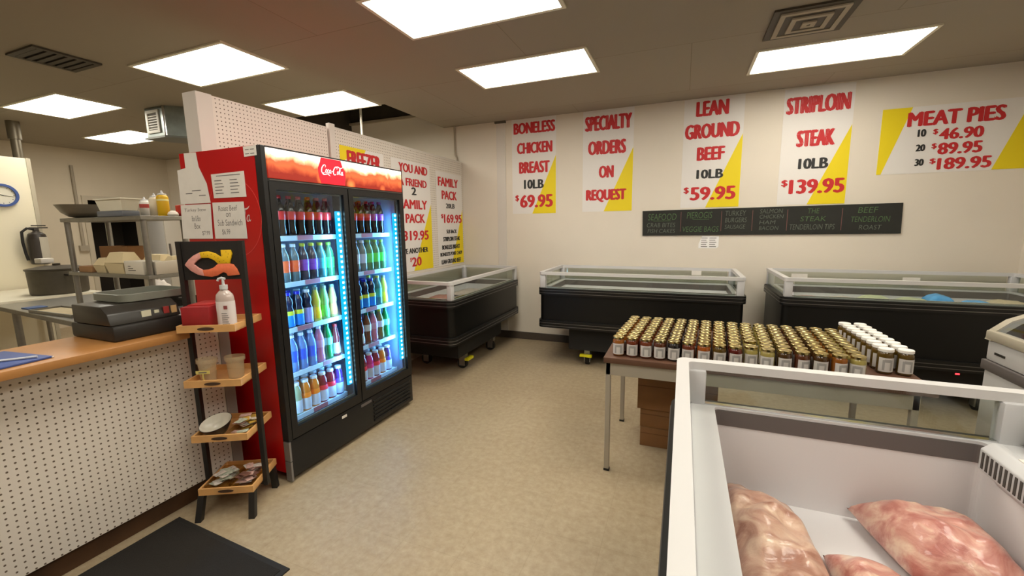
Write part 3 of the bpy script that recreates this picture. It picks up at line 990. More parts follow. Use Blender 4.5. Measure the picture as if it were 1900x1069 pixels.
# black front frame
c = M()
c.box(FX - .05, FX, FY0, FY0 + .03, .265, FZ, bev=.004)
c.box(FX - .05, FX, FY1 - .012, FY1, .265, FZ, bev=.002)
c.box(FX - .05, FX, FY0 + .03, FY1 - .012, FZ - .008, FZ)
c.box(FX - .05, FX - .002, FY0 + .03, FY1 - .012, 1.796, 1.812)
c.box(FX - .06, FX - .05, FY0 + .03, FY1 - .012, 1.812, FZ - .008)
c.box(FX - .12, FX - .055, (FY0 + FY1) / 2 - .02, (FY0 + FY1) / 2 + .02, .27, 1.79)
obj('front_frame', c, CBL, t, smooth=False)
obj('frame_line', M().box(FX, FX + .001, FY0 + .04, FY1 - .02, 1.803, 1.806), mat('thin_metal', (130, 124, 118), rough=.4, metal=.6), t, smooth=False)

# back-lit header with cola splash
def header_mat():
    m = bpy.data.materials.new('header_print')
    m.use_nodes = True
    nt = m.node_tree
    p = nt.nodes['Principled BSDF']
    L = nt.links.new
    tc = nt.nodes.new('ShaderNodeTexCoord')
    sp = nt.nodes.new('ShaderNodeSeparateXYZ')
    L(tc.outputs['Object'], sp.inputs[0])
    n = nt.nodes.new('ShaderNodeTexNoise'); n.inputs['Scale'].default_value = 11; n.inputs['Detail'].default_value = 3; n.inputs['Distortion'].default_value = .6
    L(tc.outputs['Object'], n.inputs['Vector'])
    # foam line: height + waviness
    z = nt.nodes.new('ShaderNodeMapRange'); z.inputs[1].default_value = 1.812; z.inputs[2].default_value = 1.977
    L(sp.outputs[2], z.inputs[0])
    ma = nt.nodes.new('ShaderNodeMath'); ma.operation = 'MULTIPLY_ADD'; ma.inputs[1].default_value = .55
    L(n.outputs['Fac'], ma.inputs[0]); L(z.outputs[0], ma.inputs[2])
    r = nt.nodes.new('ShaderNodeValToRGB')
    e = r.color_ramp.elements
    e[0].position = .25; e[0].color = lin(120, 30, 20)
    e[1].position = 1.0; e[1].color = lin(240, 228, 214)
    for pos, cc in ((.36, (150, 56, 32)), (.50, (176, 84, 46)), (.62, (160, 78, 46)), (.74, (214, 170, 130)), (.84, (238, 222, 204))):
        q = e.new(pos); q.color = lin(*cc)
    mr = nt.nodes.new('ShaderNodeMapRange'); mr.inputs[1].default_value = .15; mr.inputs[2].default_value = 1.28
    L(ma.outputs[0], mr.inputs[0])
    L(mr.outputs[0], r.inputs['Fac'])
    # glowing ice cubes
    v = nt.nodes.new('ShaderNodeTexVoronoi'); v.inputs['Scale'].default_value = 9
    L(tc.outputs['Object'], v.inputs['Vector'])
    rr = nt.nodes.new('ShaderNodeValToRGB')
    rr.color_ramp.elements[0].position = .0; rr.color_ramp.elements[0].color = (1, 1, 1, 1)
    rr.color_ramp.elements[1].position = .42; rr.color_ramp.elements[1].color = (0, 0, 0, 1)
    L(v.outputs['Distance'], rr.inputs['Fac'])
    zz = nt.nodes.new('ShaderNodeMapRange'); zz.inputs[1].default_value = .75; zz.inputs[2].default_value = .2
    L(z.outputs[0], zz.inputs[0])
    mm = nt.nodes.new('ShaderNodeMath'); mm.operation = 'MULTIPLY'
    L(rr.outputs['Color'], mm.inputs[0]); L(zz.outputs[0], mm.inputs[1])
    mx = nt.nodes.new('ShaderNodeMix'); mx.data_type = 'RGBA'
    L(mm.outputs[0], mx.inputs[0]); L(r.outputs['Color'], mx.inputs[6]); mx.inputs[7].default_value = lin(248, 132, 70)
    L(mx.outputs[2], p.inputs['Base Color'])
    L(mx.outputs[2], p.inputs['Emission Color'])
    p.inputs['Emission Strength'].default_value = .55
    p.inputs['Roughness'].default_value = .25
    return m
hd = obj('header_panel', M().box(FX - .045, FX + .002, FY0 + .034, FY1 - .014, 1.813, FZ - .009, bev=.002), header_mat(), t, smooth=False)
HF = side_frame(FX + .002)
hz0, hz1 = 1.815, 1.974
obj('red_bottle_shape', M().prism([(2.075, hz0), (2.275, hz0), (2.285, hz0 + .05), (2.285, hz0 + .09), (2.26, hz1 - .03), (2.25, hz1), (2.085, hz1), (2.075, hz1 - .03), (2.055, hz0 + .09), (2.06, hz0 + .04)], .0005, .002, mtx=HF), mat('header_red', (206, 24, 44), rough=.3, emit=lin(206, 24, 44)[:3], estr=.35), hd, smooth=False)

def ribbon(m, pts, width, frame, n=6):
    """smooth flat pen stroke through pts, width per point"""
    P = [Vector((x, y)) for x, y in pts]
    out = []
    wl = []
    W = width if isinstance(width, (list, tuple)) else [width] * len(P)
    for i in range(len(P) - 1):
        p0, p1, p2, p3 = P[max(i - 1, 0)], P[i], P[i + 1], P[min(i + 2, len(P) - 1)]
        for k in range(n):
            s = k / n
            out.append(.5 * ((2 * p1) + (p2 - p0) * s + (2 * p0 - 5 * p1 + 4 * p2 - p3) * s * s + (3 * p1 - p0 - 3 * p2 + p3) * s ** 3))
            wl.append(W[i] * (1 - s) + W[i + 1] * s)
    out.append(P[-1])
    wl.append(W[-1])
    b = bmesh.new()
    prev = None
    for i, p in enumerate(out):
        tv = out[min(i + 1, len(out) - 1)] - out[max(i - 1, 0)]
        if tv.length < 1e-9:
            continue
        tv.normalize()
        nv = Vector((-tv.y, tv.x)) * wl[i] / 2
        a = b.verts.new((p.x + nv.x, p.y + nv.y, 0))
        c2 = b.verts.new((p.x - nv.x, p.y - nv.y, 0))
        if prev:
            b.faces.new((prev[0], prev[1], c2, a))
        prev = (a, c2)
    m._merge(b, frame)

def script_word(m, frame):
    """flowing two-word script in a box about 10.4 wide and 4 high"""
    W = [.10, .30, .42, .34, .14]
    def C(ox, big=1.0):
        ribbon(m, [(ox + 1.75, 2.55), (ox + 1.95, 3.0), (ox + 1.65, 3.35), (ox + 1.0, 3.05), (ox + .35, 2.1), (ox + .2, 1.1), (ox + .7, .62), (ox + 1.4, .9)], [.12, .16, .2, .3, .34, .32, .24, .12], frame)
    def o_(ox):
        ribbon(m, [(ox + .55, 2.05), (ox + .2, 1.7), (ox + .08, 1.15), (ox + .32, .85), (ox + .62, 1.2), (ox + .7, 1.75), (ox + .5, 2.08)], [.1, .17, .2, .15, .17, .18, .1], frame)
    def c_(ox):
        ribbon(m, [(ox + .65, 1.85), (ox + .5, 2.05), (ox + .22, 1.75), (ox + .1, 1.2), (ox + .35, .85), (ox + .75, 1.15)], [.14, .16, .2, .21, .16, .08], frame)
    def a_(ox):
        o_(ox)
        ribbon(m, [(ox + .78, 2.05), (ox + .7, 1.3), (ox + .82, .9), (ox + 1.08, 1.2)], [.17, .2, .16, .08], frame)
    C(0)
    ribbon(m, [(.35, .75), (.9, .25), (1.9, .35), (2.7, .55), (3.4, .2), (3.75, -.05)], [.2, .3, .24, .3, .22, .05], frame)
    o_(1.75); c_(2.55); a_(3.3)
    ribbon(m, [(4.45, 1.55), (5.0, 1.62)], [.24, .2], frame)
    C(5.0)
    ribbon(m, [(6.6, 3.05), (7.2, 3.45), (8.1, 3.1), (9.0, 3.2), (9.6, 3.65)], [.08, .26, .3, .24, .05], frame)
    o_(6.8)
    ribbon(m, [(7.75, 1.2), (8.25, 2.2), (8.35, 3.0), (8.12, 2.9), (7.98, 1.9), (8.02, 1.0), (8.3, 1.0)], [.1, .16, .16, .2, .3, .26, .1], frame)
    a_(8.55)
m = M()
script_word(m, HF @ Matrix.Translation((2.078, hz0 + .052, .0026)) @ Matrix.Rotation(-.02, 4, 'Z') @ Matrix.Diagonal((.0195, .0195, 1, 1)))
obj('script_lettering', m, mat('header_white', (250, 244, 244), rough=.3, emit=(1, .95, .95), estr=.5), hd, smooth=False)

# two glass doors
LEDH = emitter('led_halo', (.01, .42, .85), .7)  # housing glows to stand in for the cyan halo around the dots
LEDD = emitter('led_dot', (.5, .9, 1.0), 7)
for (y0, y1) in ((FY0 + .032, 2.298), (2.306, FY1 - .013)):
    d = obj('door', M().ring([(y0, .27), (y1, .27), (y1, 1.795), (y0, 1.795)], [(y0 + .042, .335), (y1 - .04, .335), (y1 - .04, 1.752), (y0 + .042, 1.752)], -.048, 0, mtx=side_frame(FX)), CBL, t, smooth=False)
    obj('door_pane', M().box(FX - .016, FX - .012, y0 + .042, y1 - .04, .335, 1.752), DOORGL, d, smooth=False)
    obj('gasket', M().ring([(y0 + .042, .335), (y1 - .04, .335), (y1 - .04, 1.752), (y0 + .042, 1.752)], [(y0 + .05, .35), (y1 - .048, .35), (y1 - .048, 1.744), (y0 + .05, 1.744)], -.030, -.02, mtx=side_frame(FX)), mat('gasket_grey', (70, 80, 84), rough=.6), d, smooth=False)
    yl = y1 - .078
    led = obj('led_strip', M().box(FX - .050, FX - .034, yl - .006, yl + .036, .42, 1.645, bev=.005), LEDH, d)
    c = M()
    for k in range(34):
        zz = .432 + .036 * k
        c.box(FX - .0338, FX - .0322, yl + .008, yl + .022, zz, zz + .014)
    obj('led_dots', c, LEDD, led, smooth=False)
    la = bpy.data.lights.new('cooler_led', 'AREA')
    la.shape = 'RECTANGLE'
    la.size = 1.2
    la.size_y = .03
    la.energy = 4.2
    la.color = LED_COLOR
    lo = bpy.data.objects.new('cooler_led', la)
    COL.objects.link(lo)
    lo.parent = led
    lo.location = (FX - .06, yl + .01, 1.03)
    dirv = Vector((-1, -.9, 0)).normalized()
    zax = -dirv
    xax = Vector((0, 0, 1))
    yax = zax.cross(xax)
    lo.rotation_euler = Matrix((xax, yax, zax)).transposed().to_euler()
# unseen extra light inside the near side wall; no tube is modelled
la = bpy.data.lights.new('cooler_side_light', 'AREA')
la.shape = 'RECTANGLE'; la.size = 1.3; la.size_y = .03; la.energy = 1.6; la.color = (.35, .7, 1)
lo = bpy.data.objects.new('cooler_side_light', la)
COL.objects.link(lo); lo.parent = t
lo.location = (FX - .075, FY0 + .06, 1.03)
zax = -Vector((-1, .8, 0)).normalized(); xax = Vector((0, 0, 1)); yax = zax.cross(xax)
lo.rotation_euler = Matrix((xax, yax, zax)).transposed().to_euler()

# base grille
obj('base_panel', M().box(FX - .06, FX - .004, FY0 + .012, FY1, .03, .263, bev=.004), CBL, t)
for k in range(6):
    obj('louvre', M().box(FX - .004, FX + .002, 2.42, FY1 - .04, .06 + .03 * k, .075 + .03 * k), BLACKM, t, smooth=False)
obj('corner_strip', M().box(FX - .045, FX + .001, FY0 - .001, FY0 + .012, .012, .135).box(FX - .045, FX + .001, FY0 - .001, FY0 + .012, .14, .262), mat('strip_metal', (136, 132, 130), rough=.4, metal=.4), t, smooth=False)
obj('rating_label', M().box(FX - .0038, FX - .002, 2.10, 2.145, .222, .24), PAPER, t, smooth=False)
obj('maker_badge', M().box(FX - .0038, FX - .002, 2.29, 2.40, .225, .245), GREY, t, smooth=False)
obj('foot', M().cyl((FX - .1, FY0 + .1, 0), (FX - .1, FY0 + .1, .06), .025).cyl((FX - .1, FY1 - .1, 0), (FX - .1, FY1 - .1, .06), .025).cyl((FXB + .1, FY0 + .1, 0), (FXB + .1, FY0 + .1, .06), .025).cyl((FXB + .1, FY1 - .1, 0), (FXB + .1, FY1 - .1, .06), .025), BLACKM, t)
# side wall roundel of the printed emblem (mostly covered by paper)
SF = wall_frame(FY0)      # facing -Y
c = M()
ringp = []
for rad in (.225, .221):
    ringp.append([(-2.40 + rad * math.cos(2 * PI * k / 48), 1.60 + rad * math.sin(2 * PI * k / 48)) for k in range(48)])
c.ring(ringp[0], ringp[1], .0004, .001, mtx=SF)
obj('side_emblem_ring', c, mat('emblem_pale', (214, 70, 66), rough=.4), t, smooth=False)
m = M()
script_word(m, SF @ Matrix.Translation((-2.56, 1.55, .0012)) @ Matrix.Diagonal((.031, .031, 1, 1)))
obj('side_script', m, mat('emblem_white', (226, 200, 196), rough=.4), t, smooth=False)

# shelves and bottles
SHZ = [1.474, 1.188, .90, .613, .327]
SHM = mat('cooler_shelf', (200, 214, 226), rough=.4)
RAIL = mat('price_rail', (176, 206, 226), rough=.3)
TAGM = mat('price_tag', (150, 92, 104), rough=.6)
for si, z in enumerate(SHZ):
    for (y0, y1, side) in ((FY0 + .055, 2.29, 'left'), (2.31, FY1 - .055, 'right')):
        s = obj('shelf', M().box(FXB + .05, FX - .115, y0, y1, z + .002, z + .008), SHM, t, smooth=False)
        obj('price_rail', M().box(FX - .115, FX - .110, y0, y1, z - .016, z + .016, bev=.002), RAIL, s, smooth=False)
        ty = y0 + (.23, .26, .17, .35, .24)[si] if side == 'left' else y0 + .22
        obj('price_tag', M().box(FX - .1098, FX - .1085, ty, ty + .12, z - .014, z + .016), TAGM, s, smooth=False)

def pmat(name, rgb, rough=.12):
    return mat(name, rgb, rough=rough, coat=.4)
PROF = {
    'contour': [(0, 0), (.024, 0), (.031, .006), (.032, .03), (.028, .065), (.030, .085), (.0325, .115), (.032, .14), (.027, .168), (.017, .198), (.0125, .212), (.0125, .222), (0, .222)],
    'plain': [(0, 0), (.027, 0), (.032, .008), (.0325, .05), (.030, .07), (.0325, .09), (.0325, .135), (.029, .158), (.017, .188), (.0135, .2), (.0135, .212), (0, .212)],
    'wide': [(0, 0), (.027, 0), (.0308, .006), (.0316, .03), (.0316, .095), (.0292, .112), (.0316, .125), (.0285, .15), (.02, .172), (.019, .185), (0, .185)],
    'sport': [(0, 0), (.028, 0), (.0316, .006), (.0316, .09), (.0312, .105), (.025, .125), (.0305, .145), (.028, .165), (.018, .182), (.0165, .20), (0, .20)],
    'slim': [(0, 0), (.025, 0), (.030, .006), (.030, .05), (.025, .085), (.030, .12), (.022, .16), (.015, .19), (.0135, .206), (0, .206)],
}
PROF = {k_: [(r_ * 1.05, z_ * 1.1) for r_, z_ in v_] for k_, v_ in PROF.items()}
LABZ = {'contour': (.095, .142), 'plain': (.06, .125), 'wide': (.01, .085), 'sport': (.01, .10), 'slim': (.02, .09)}
def rad_at(pr, z):
    for (r0, z0), (r1, z1) in zip(pr, pr[1:]):
        if z0 <= z <= z1 and z1 > z0:
            return r0 + (r1 - r0) * (z - z0) / (z1 - z0)
    return pr[1][0]
_bp = {}
def bottle(kind, shape, body, cap, labc, loc, label, band=None):
    key = (kind,)
    if key in _bp:
        return copy_thing(_bp[key], loc, label, rz=random.uniform(0, 6.28))
    t = thing('drink_bottle', label, 'bottle', loc, group='chilled drink bottles')
    pr = PROF[shape]
    obj('bottle_body', M().lathe(pr, 16), body, t, angle=60)
    hc = pr[-1][1]
    rc = pr[-2][0] + .0025
    obj('cap', M().lathe([(rc, hc - .012), (rc + .0006, hc - .010), (rc + .0006, hc + .004), (rc * .9, hc + .007), (0, hc + .007)], 14), cap, t, angle=40)
    z0, z1 = LABZ[shape][0] * 1.1, LABZ[shape][1] * 1.1
    n = 6
    obj('label', M().lathe([(rad_at(pr, z0 + (z1 - z0) * k / n) + .0007, z0 + (z1 - z0) * k / n) for k in range(n + 1)], 16), labc, t, angle=60)
    if band:
        zb0, zb1, bm_ = band[0] * 1.1, band[1] * 1.1, band[2]
        obj('label_band', M().lathe([(rad_at(pr, zb0 + (zb1 - zb0) * k / 3) + .0012, zb0 + (zb1 - zb0) * k / 3) for k in range(4)], 16), bm_, t, angle=60)
    _bp[key] = t
    return t
B = dict(
    cola=('contour', pmat('liquid_cola', (22, 12, 12)), pmat('cap_red', (170, 24, 28)), pmat('label_red', (206, 34, 36), .3), None, 'dark cola bottle with red label'),
    cherry=('contour', pmat('liquid_cola', (22, 12, 12)), pmat('cap_purple', (120, 50, 130)), pmat('label_magenta', (160, 60, 150), .3), None, 'dark cola bottle with magenta label'),
    orange=('plain', pmat('liquid_clear', (88, 104, 110)), pmat('cap_white', (226, 230, 234)), pmat('label_orange', (224, 96, 52), .3), None, 'clear soda with orange label'),
    grape=('plain', pmat('liquid_dark', (52, 50, 66)), pmat('cap_yellow', (196, 196, 40)), pmat('label_purple', (118, 66, 176), .3), None, 'soda bottle with purple label'),
    teal=('plain', pmat('liquid_teal', (60, 120, 120)), pmat('cap_yellow', (196, 196, 40)), pmat('label_teal', (60, 160, 150), .3), None, 'soda bottle with teal label'),
    green=('plain', pmat('liquid_greenish', (60, 110, 70)), pmat('cap_lime', (130, 180, 60)), pmat('label_green', (70, 190, 80), .3), None, 'soda bottle with green label'),
    clear=('plain', pmat('liquid_clear', (88, 104, 110)), pmat('cap_white', (226, 230, 234)), pmat('label_silver', (170, 184, 214), .3), None, 'clear soda bottle with silver label'),
    blue=('sport', pmat('liquid_navy', (30, 36, 60)), pmat('cap_blue', (52, 52, 190)), pmat('label_blue', (40, 130, 224), .3), (.075, .10, pmat('band_yellow', (196, 206, 60), .3)), 'blue-labelled sports drink'),
    lav=('sport', pmat('liquid_navy', (30, 36, 60)), pmat('cap_white', (226, 230, 234)), pmat('label_lavender', (150, 150, 220), .3), None, 'lavender-labelled sports drink'),
    lemon=('slim', pmat('liquid_lemon', (190, 186, 70)), pmat('cap_grey', (130, 140, 120)), pmat('label_yellow', (224, 196, 40), .3), None, 'yellow juice bottle with yellow label'),
    lime=('slim', pmat('liquid_lime', (120, 160, 100)), pmat('cap_grey', (130, 140, 120)), pmat('label_lime', (96, 180, 90), .3), None, 'green juice bottle with lime label'),
    tanj=('slim', pmat('liquid_tan', (190, 150, 90)), pmat('cap_grey', (130, 140, 120)), pmat('label_peach', (226, 140, 90), .3), None, 'tan juice bottle with peach label'),
    water=('plain', pmat('liquid_water', (96, 130, 190)), pmat('cap_white', (226, 230, 234)), pmat('label_water', (56, 92, 214), .3), None, 'water bottle with blue label'),
    pink=('contour', pmat('liquid_pink', (190, 120, 150)), pmat('cap_white', (226, 230, 234)), pmat('label_pinkw', (196, 150, 176), .3), None, 'pink drink bottle with pale label'),
    greenb=('contour', pmat('glass_green', (16, 120, 60)), pmat('cap_green', (20, 110, 60)), pmat('label_mint', (120, 190, 160), .3), None, 'green glass bottle with mint label'),
    redw=('slim', pmat('liquid_red', (120, 40, 44)), pmat('cap_red', (170, 24, 28)), pmat('label_white', (200, 206, 220), .3), None, 'red drink bottle with white label'),
    brownb=('contour', pmat('liquid_tea', (110, 66, 44)), pmat('cap_green', (20, 110, 60)), pmat('label_white', (200, 206, 220), .3), None, 'brown tea bottle with white label'),
    oliveb=('contour', pmat('liquid_oliveb', (110, 96, 52)), pmat('cap_yellow', (196, 196, 40)), pmat('label_white', (200, 206, 220), .3), None, 'olive drink bottle with white label'),
    vclear=('wide', pmat('liquid_pale', (150, 160, 130)), pmat('cap_white', (226, 230, 234)), pmat('label_white', (200, 206, 220), .3), None, 'pale juice bottle with white label'),
    vorange=('wide', pmat('liquid_orange', (206, 120, 40)), pmat('cap_white', (226, 230, 234)), pmat('label_white', (200, 206, 220), .3), (.08, .11, pmat('band_orange', (240, 130, 30), .3)), 'orange juice bottle with white label'),
    vred=('wide', pmat('liquid_berry', (130, 30, 50)), pmat('cap_white', (226, 230, 234)), pmat('label_white', (200, 206, 220), .3), (.08, .11, pmat('band_red', (230, 50, 70), .3)), 'red juice bottle with white label'),
    vpink=('wide', pmat('liquid_magenta', (190, 40, 130)), pmat('cap_white', (226, 230, 234)), pmat('label_white', (200, 206, 220), .3), (.08, .11, pmat('band_pink', (220, 60, 150), .3)), 'magenta juice bottle with white label'),
    vpurple=('wide', pmat('liquid_violet', (70, 40, 110)), pmat('cap_white', (226, 230, 234)), pmat('label_white', (200, 206, 220), .3), (.08, .11, pmat('band_violet', (90, 70, 200), .3)), 'violet juice bottle with white label'),
)
LEFT = [['cola'] * 6, ['orange', 'orange', 'grape', 'grape', 'teal', 'green'], ['blue', 'blue', 'lav', 'lemon', 'lime', 'tanj'],
        ['water', 'water', 'water', 'pink', 'greenb', 'redw'], ['vclear', 'vorange', 'vorange', 'vred', 'vred', 'vpurple']]
RIGHT = [['cola', 'cola', 'cola', 'cherry', 'cherry'], ['clear', 'clear', 'green', 'green', 'green'], ['blue', 'blue', 'blue', 'teal', 'lemon'],
         ['redw', 'brownb', 'pink', 'oliveb', 'greenb'], ['vred', 'vpink', 'vred', 'vorange', 'vpurple']]
SN = ['top', 'second', 'middle', 'fourth', 'bottom']
for side, rows, ys, dy in (('left', LEFT, FY0 + .208, .0725), ('right', RIGHT, 2.497, .0755)):
    for si, row in enumerate(rows):
        for dep in range(2):
            for k, kind in enumerate(row):
                sh, bd, cp, lb, band, desc = B[kind]
                x = FX - .155 - .085 * dep
                y = ys + dy * k + random.uniform(-.0005, .0005)
                lab = f'{desc}, {ordinal(k)} in {"front" if dep == 0 else "rear"} row, {SN[si]} shelf, {side} cooler door'
                bottle(kind, sh, bd, cp, lb, (x, y, SHZ[si] + .009), lab, band)

# papers taped to the cooler's red side
def paper(label, quad, off, lines=(), cat='note', group='paper notes taped to the cooler side', strokes=()):
    t = thing('paper_note', label, cat, (0, 0, 0), group=group)
    obj('sheet', flat(quad, SF, off, off + .0012), PAPER, t, smooth=False)
    for (s, a0, a1, z0, z1) in lines:
        m = M()
        put_text(m, s, a0, a1, z0, z1, SF @ Matrix.Translation((0, 0, off + .0016)), -.004, .1)
        obj('handwriting', m, GINK, t, smooth=False)
    for a0, a1, z in strokes:
        obj('writing_line', M().box(a0, a1, FY0 - off - .0018, FY0 - off - .0012, z - .0022, z + .0022), GINK, t, smooth=False)
    return t
paper('long curling white receipt strip taped at the upper left of the red cooler side', [(-2.86, 1.69), (-2.585, 1.69), (-2.60, 1.80), (-2.655, 1.90), (-2.665, 1.982), (-2.775, 1.985), (-2.775, 1.90), (-2.855, 1.89)], .0015, strokes=[(-2.74, -2.66, 1.765), (-2.80, -2.74, 1.75), (-2.68, -2.62, 1.735)])
paper('small printed white list taped high on the red cooler side', [(-2.55, 1.715), (-2.277, 1.713), (-2.277, 1.854), (-2.554, 1.850)], .0015,
      strokes=[(-2.51, -2.31, 1.838)] + [(a_, a_ + .06 + .008 * (k % 3), 1.812 - .018 * k) for k in range(5) for a_ in (-2.53, -2.40)])
paper('handwritten white sheet at the lower left of the red cooler side', [(-2.878, 1.48), (-2.60, 1.48), (-2.585, 1.684), (-2.862, 1.684)], .0028,
      [('Turkey Stew', -2.83, -2.63, 1.638, 1.662), ('Box & Box', -2.77, -2.69, 1.585, 1.618), ('Box', -2.755, -2.70, 1.54, 1.572), ('$7.99', -2.69, -2.62, 1.498, 1.526)])
paper('handwritten roast beef sandwich sheet beside the other on the red cooler side', [(-2.577, 1.48), (-2.302, 1.48), (-2.303, 1.688), (-2.568, 1.69)], .0028,
      [('Roast Beef', -2.52, -2.36, 1.64, 1.67), ('on', -2.46, -2.42, 1.605, 1.628), ('Sub Sandwich', -2.54, -2.33, 1.555, 1.59), ('$6.99', -2.51, -2.44, 1.50, 1.535)])
paper('small square sticker at the top front corner of the red cooler side', [(-2.261, 1.928), (-2.163, 1.93), (-2.163, 1.984), (-2.264, 1.982)], .0015,
      strokes=[(-2.25, -2.22, 1.964), (-2.21, -2.18, 1.964), (-2.25, -2.22, 1.942), (-2.21, -2.18, 1.942)], cat='sticker')

# ------------------------------------------------------------------ service counter
CY1 = 1.62
t = thing('service_counter', 'white pegboard-fronted service counter at left', 'counter', (0, 0, 0))
obj('carcass', M().box(-2.80, -2.50, -2.2, CY1 - .002, .13, .978), mat('counter_panel', (196, 184, 166), rough=.7), t, smooth=False)
pg = M().box(-2.50, -2.485, -2.2, CY1 - .06, .115, .977)
obj('pegboard_front', pg, PEG, t, smooth=False)
obj('end_post', M().box(-2.50, -2.478, CY1 - .06, CY1, .1, .977), mat('post_grey', (150, 142, 134), rough=.6), t, smooth=False)
obj('kick_board', M().box(-2.78, -2.53, -2.2, CY1, 0, .114), mat('kick_brown', (74, 48, 26), rough=.6, var=.25, scale=6), t, smooth=False)
tag(obj('worktop', M().box(-2.80, -2.345, -2.2, 1.335, .979, 1.015, bev=.004), WOOD), 'oak-coloured wooden worktop on the pegboard counter', 'worktop')

# folder and pen
t = thing('folder', 'blue folder lying on the wooden worktop at the left edge', 'folder', (-2.53, .69, 1.0155), .12)
obj('cover', M().box(-.17, .14, -.14, .14, 0, .008, bev=.002), mat('folder_blue', (58, 78, 138), rough=.5), t)
obj('paper_edge', M().box(-.168, .142, .135, .142, .001, .006), PAPER, t, smooth=False)
t = thing('pen', 'white pen lying across the blue folder', 'pen', (-2.47, .76, 1.0285), .9)
obj('barrel', M().cyl((-.06, 0, 0), (.03, 0, 0), .0045, 10), WPLAS, t)
obj('grip', M().cyl((.03, 0, 0), (.062, 0, 0), .0052, 10), mat('pen_grip', (190, 192, 200), rough=.4), t)

# deli scale on the worktop
t = thing('deli_scale', 'black deli scale with wide grey pan on the wooden worktop', 'scale', (-2.62, 1.215, 1.0155))
obj('base', M().box(-.185, .185, -.15, .15, .0, .075, bev=.012), mat('scale_black', (34, 31, 28), rough=.45), t)
obj('display_housing', M().prism([(-.15, .076), (.17, .076), (.15, .13), (.10, .165), (-.15, .165)], -.15, .15, mtx=XZ, bev=.006), mat('scale_dark', (44, 41, 36), rough=.35), t)
obj('display', M().box(.157, .163, -.02, .02, .095, .125), mat('display_pale', (206, 204, 180), rough=.3), t, smooth=False)
obj('key', M().box(.157, .163, .035, .055, .105, .12), mat('display_pale', (206, 204, 180), rough=.3), t, smooth=False)
obj('red_label', M().box(.158, .164, .075, .10, .095, .13), mat('label_redbox', (150, 50, 46), rough=.5), t, smooth=False)
obj('orange_label', M().box(.158, .164, .11, .135, .09, .13), mat('label_tan', (196, 160, 110), rough=.5), t, smooth=False)
c = M()
c.ring(rrect(-.20, .10, -.06, .25, .06), rrect(-.19, .09, -.05, .24, .05), .17, .205)
c.prism(rrect(-.195, .095, -.055, .245, .06), .167, .174)
pan = obj('pan', c, mat('pan_grey', (132, 134, 124), rough=.4, metal=.3), t)
obj('pan_stem', M().box(-.05, .05, -.05, .05, .163, .170), DSTEEL, t, smooth=False)

# ------------------------------------------------------------------ tray rack
RC, RA = (-2.268, 1.440), math.radians(27.6)
t = thing('tray_rack', 'narrow black rack with four pine trays beside the counter', 'rack', (RC[0], RC[1], 0), RA)
RM = mat('rack_black', (28, 25, 23), rough=.5)
for s in (-1, 1):
    obj('post', M().box(s * .151 - .011, s * .151 + .011, -.014, .014, .10, 1.475), RM, t, smooth=False)
    for y0, y1 in ((-.105, -.145), (.12, .125)):
        c = M()
        b = bmesh.new()
        w = .015
        lo = [b.verts.new((s * .135 + dx, y1 + dy, 0)) for dx, dy in ((-w, -w), (w, -w), (w, w), (-w, w))]
        hi = [b.verts.new((s * .128 + dx, y0 + dy, .13)) for dx, dy in ((-w, -w), (w, -w), (w, w), (-w, w))]
        for k in range(4):
            b.faces.new((lo[k], lo[(k + 1) % 4], hi[(k + 1) % 4], hi[k]))
        b.faces.new(lo[::-1]); b.faces.new(hi)
        c._merge(b)
        obj('leg', c, RM, t, smooth=False)
obj('cross_bar', M().box(-.14, .14, -.008, .008, .105, .129), RM, t, smooth=False)
TRZ = [1.02, .73, .43, .13]
for z in TRZ:
    tr = obj('tray', M().box(-.139, .139, -.112, .148, z, z + .008).ring([(-.139, -.12), (.139, -.12), (.139, .155), (-.139, .155)], [(-.129, -.11), (.129, -.11), (.129, .145), (-.129, .145)], z, z + .036), PINE, t, smooth=False)
    hp = [(.04 * math.cos(2 * PI * k / 20), z + .018 + .0085 * math.sin(2 * PI * k / 20)) for k in range(20)]
    obj('handle', M().prism(hp, .12, .1225, mtx=Matrix(((1, 0, 0, 0), (0, 0, -1, 0), (0, 1, 0, 0), (0, 0, 0, 1)))), mat('handle_dark', (70, 48, 32), rough=.7), tr, smooth=False)
bd = obj('header_board', M().box(-.138, .138, -.008, .008, 1.275, 1.474), mat('board_black', (24, 22, 21), rough=.6), t, smooth=False)
RF = Matrix.Translation((RC[0], RC[1], 0)) @ Matrix.Rotation(RA, 4, 'Z')
def rack_at(u, v, z):
    p = RF @ Vector((u, v, z))
    return (p.x, p.y, p.z)

# wooden fish sign: three painted pieces around an eye-shaped hole
t = thing('wooden_fish', 'painted wooden fish in pink, yellow and orange on the black rack board', 'decoration', rack_at(-.008, -.0085, 1.288), RA)
FL = Matrix(((1, 0, 0, 0), (0, 0, -1, 0), (0, 1, 0, 0), (0, 0, 0, 1)))
def fish(pts, nm, mt, d=.012):
    return obj(nm, M().prism(pts, .001, d, mtx=FL, bev=.0015), mt, t)
S = .104 / 100
def sc_(l):
    return [((x - 45) * .0026, z * .0026) for x, z in l]
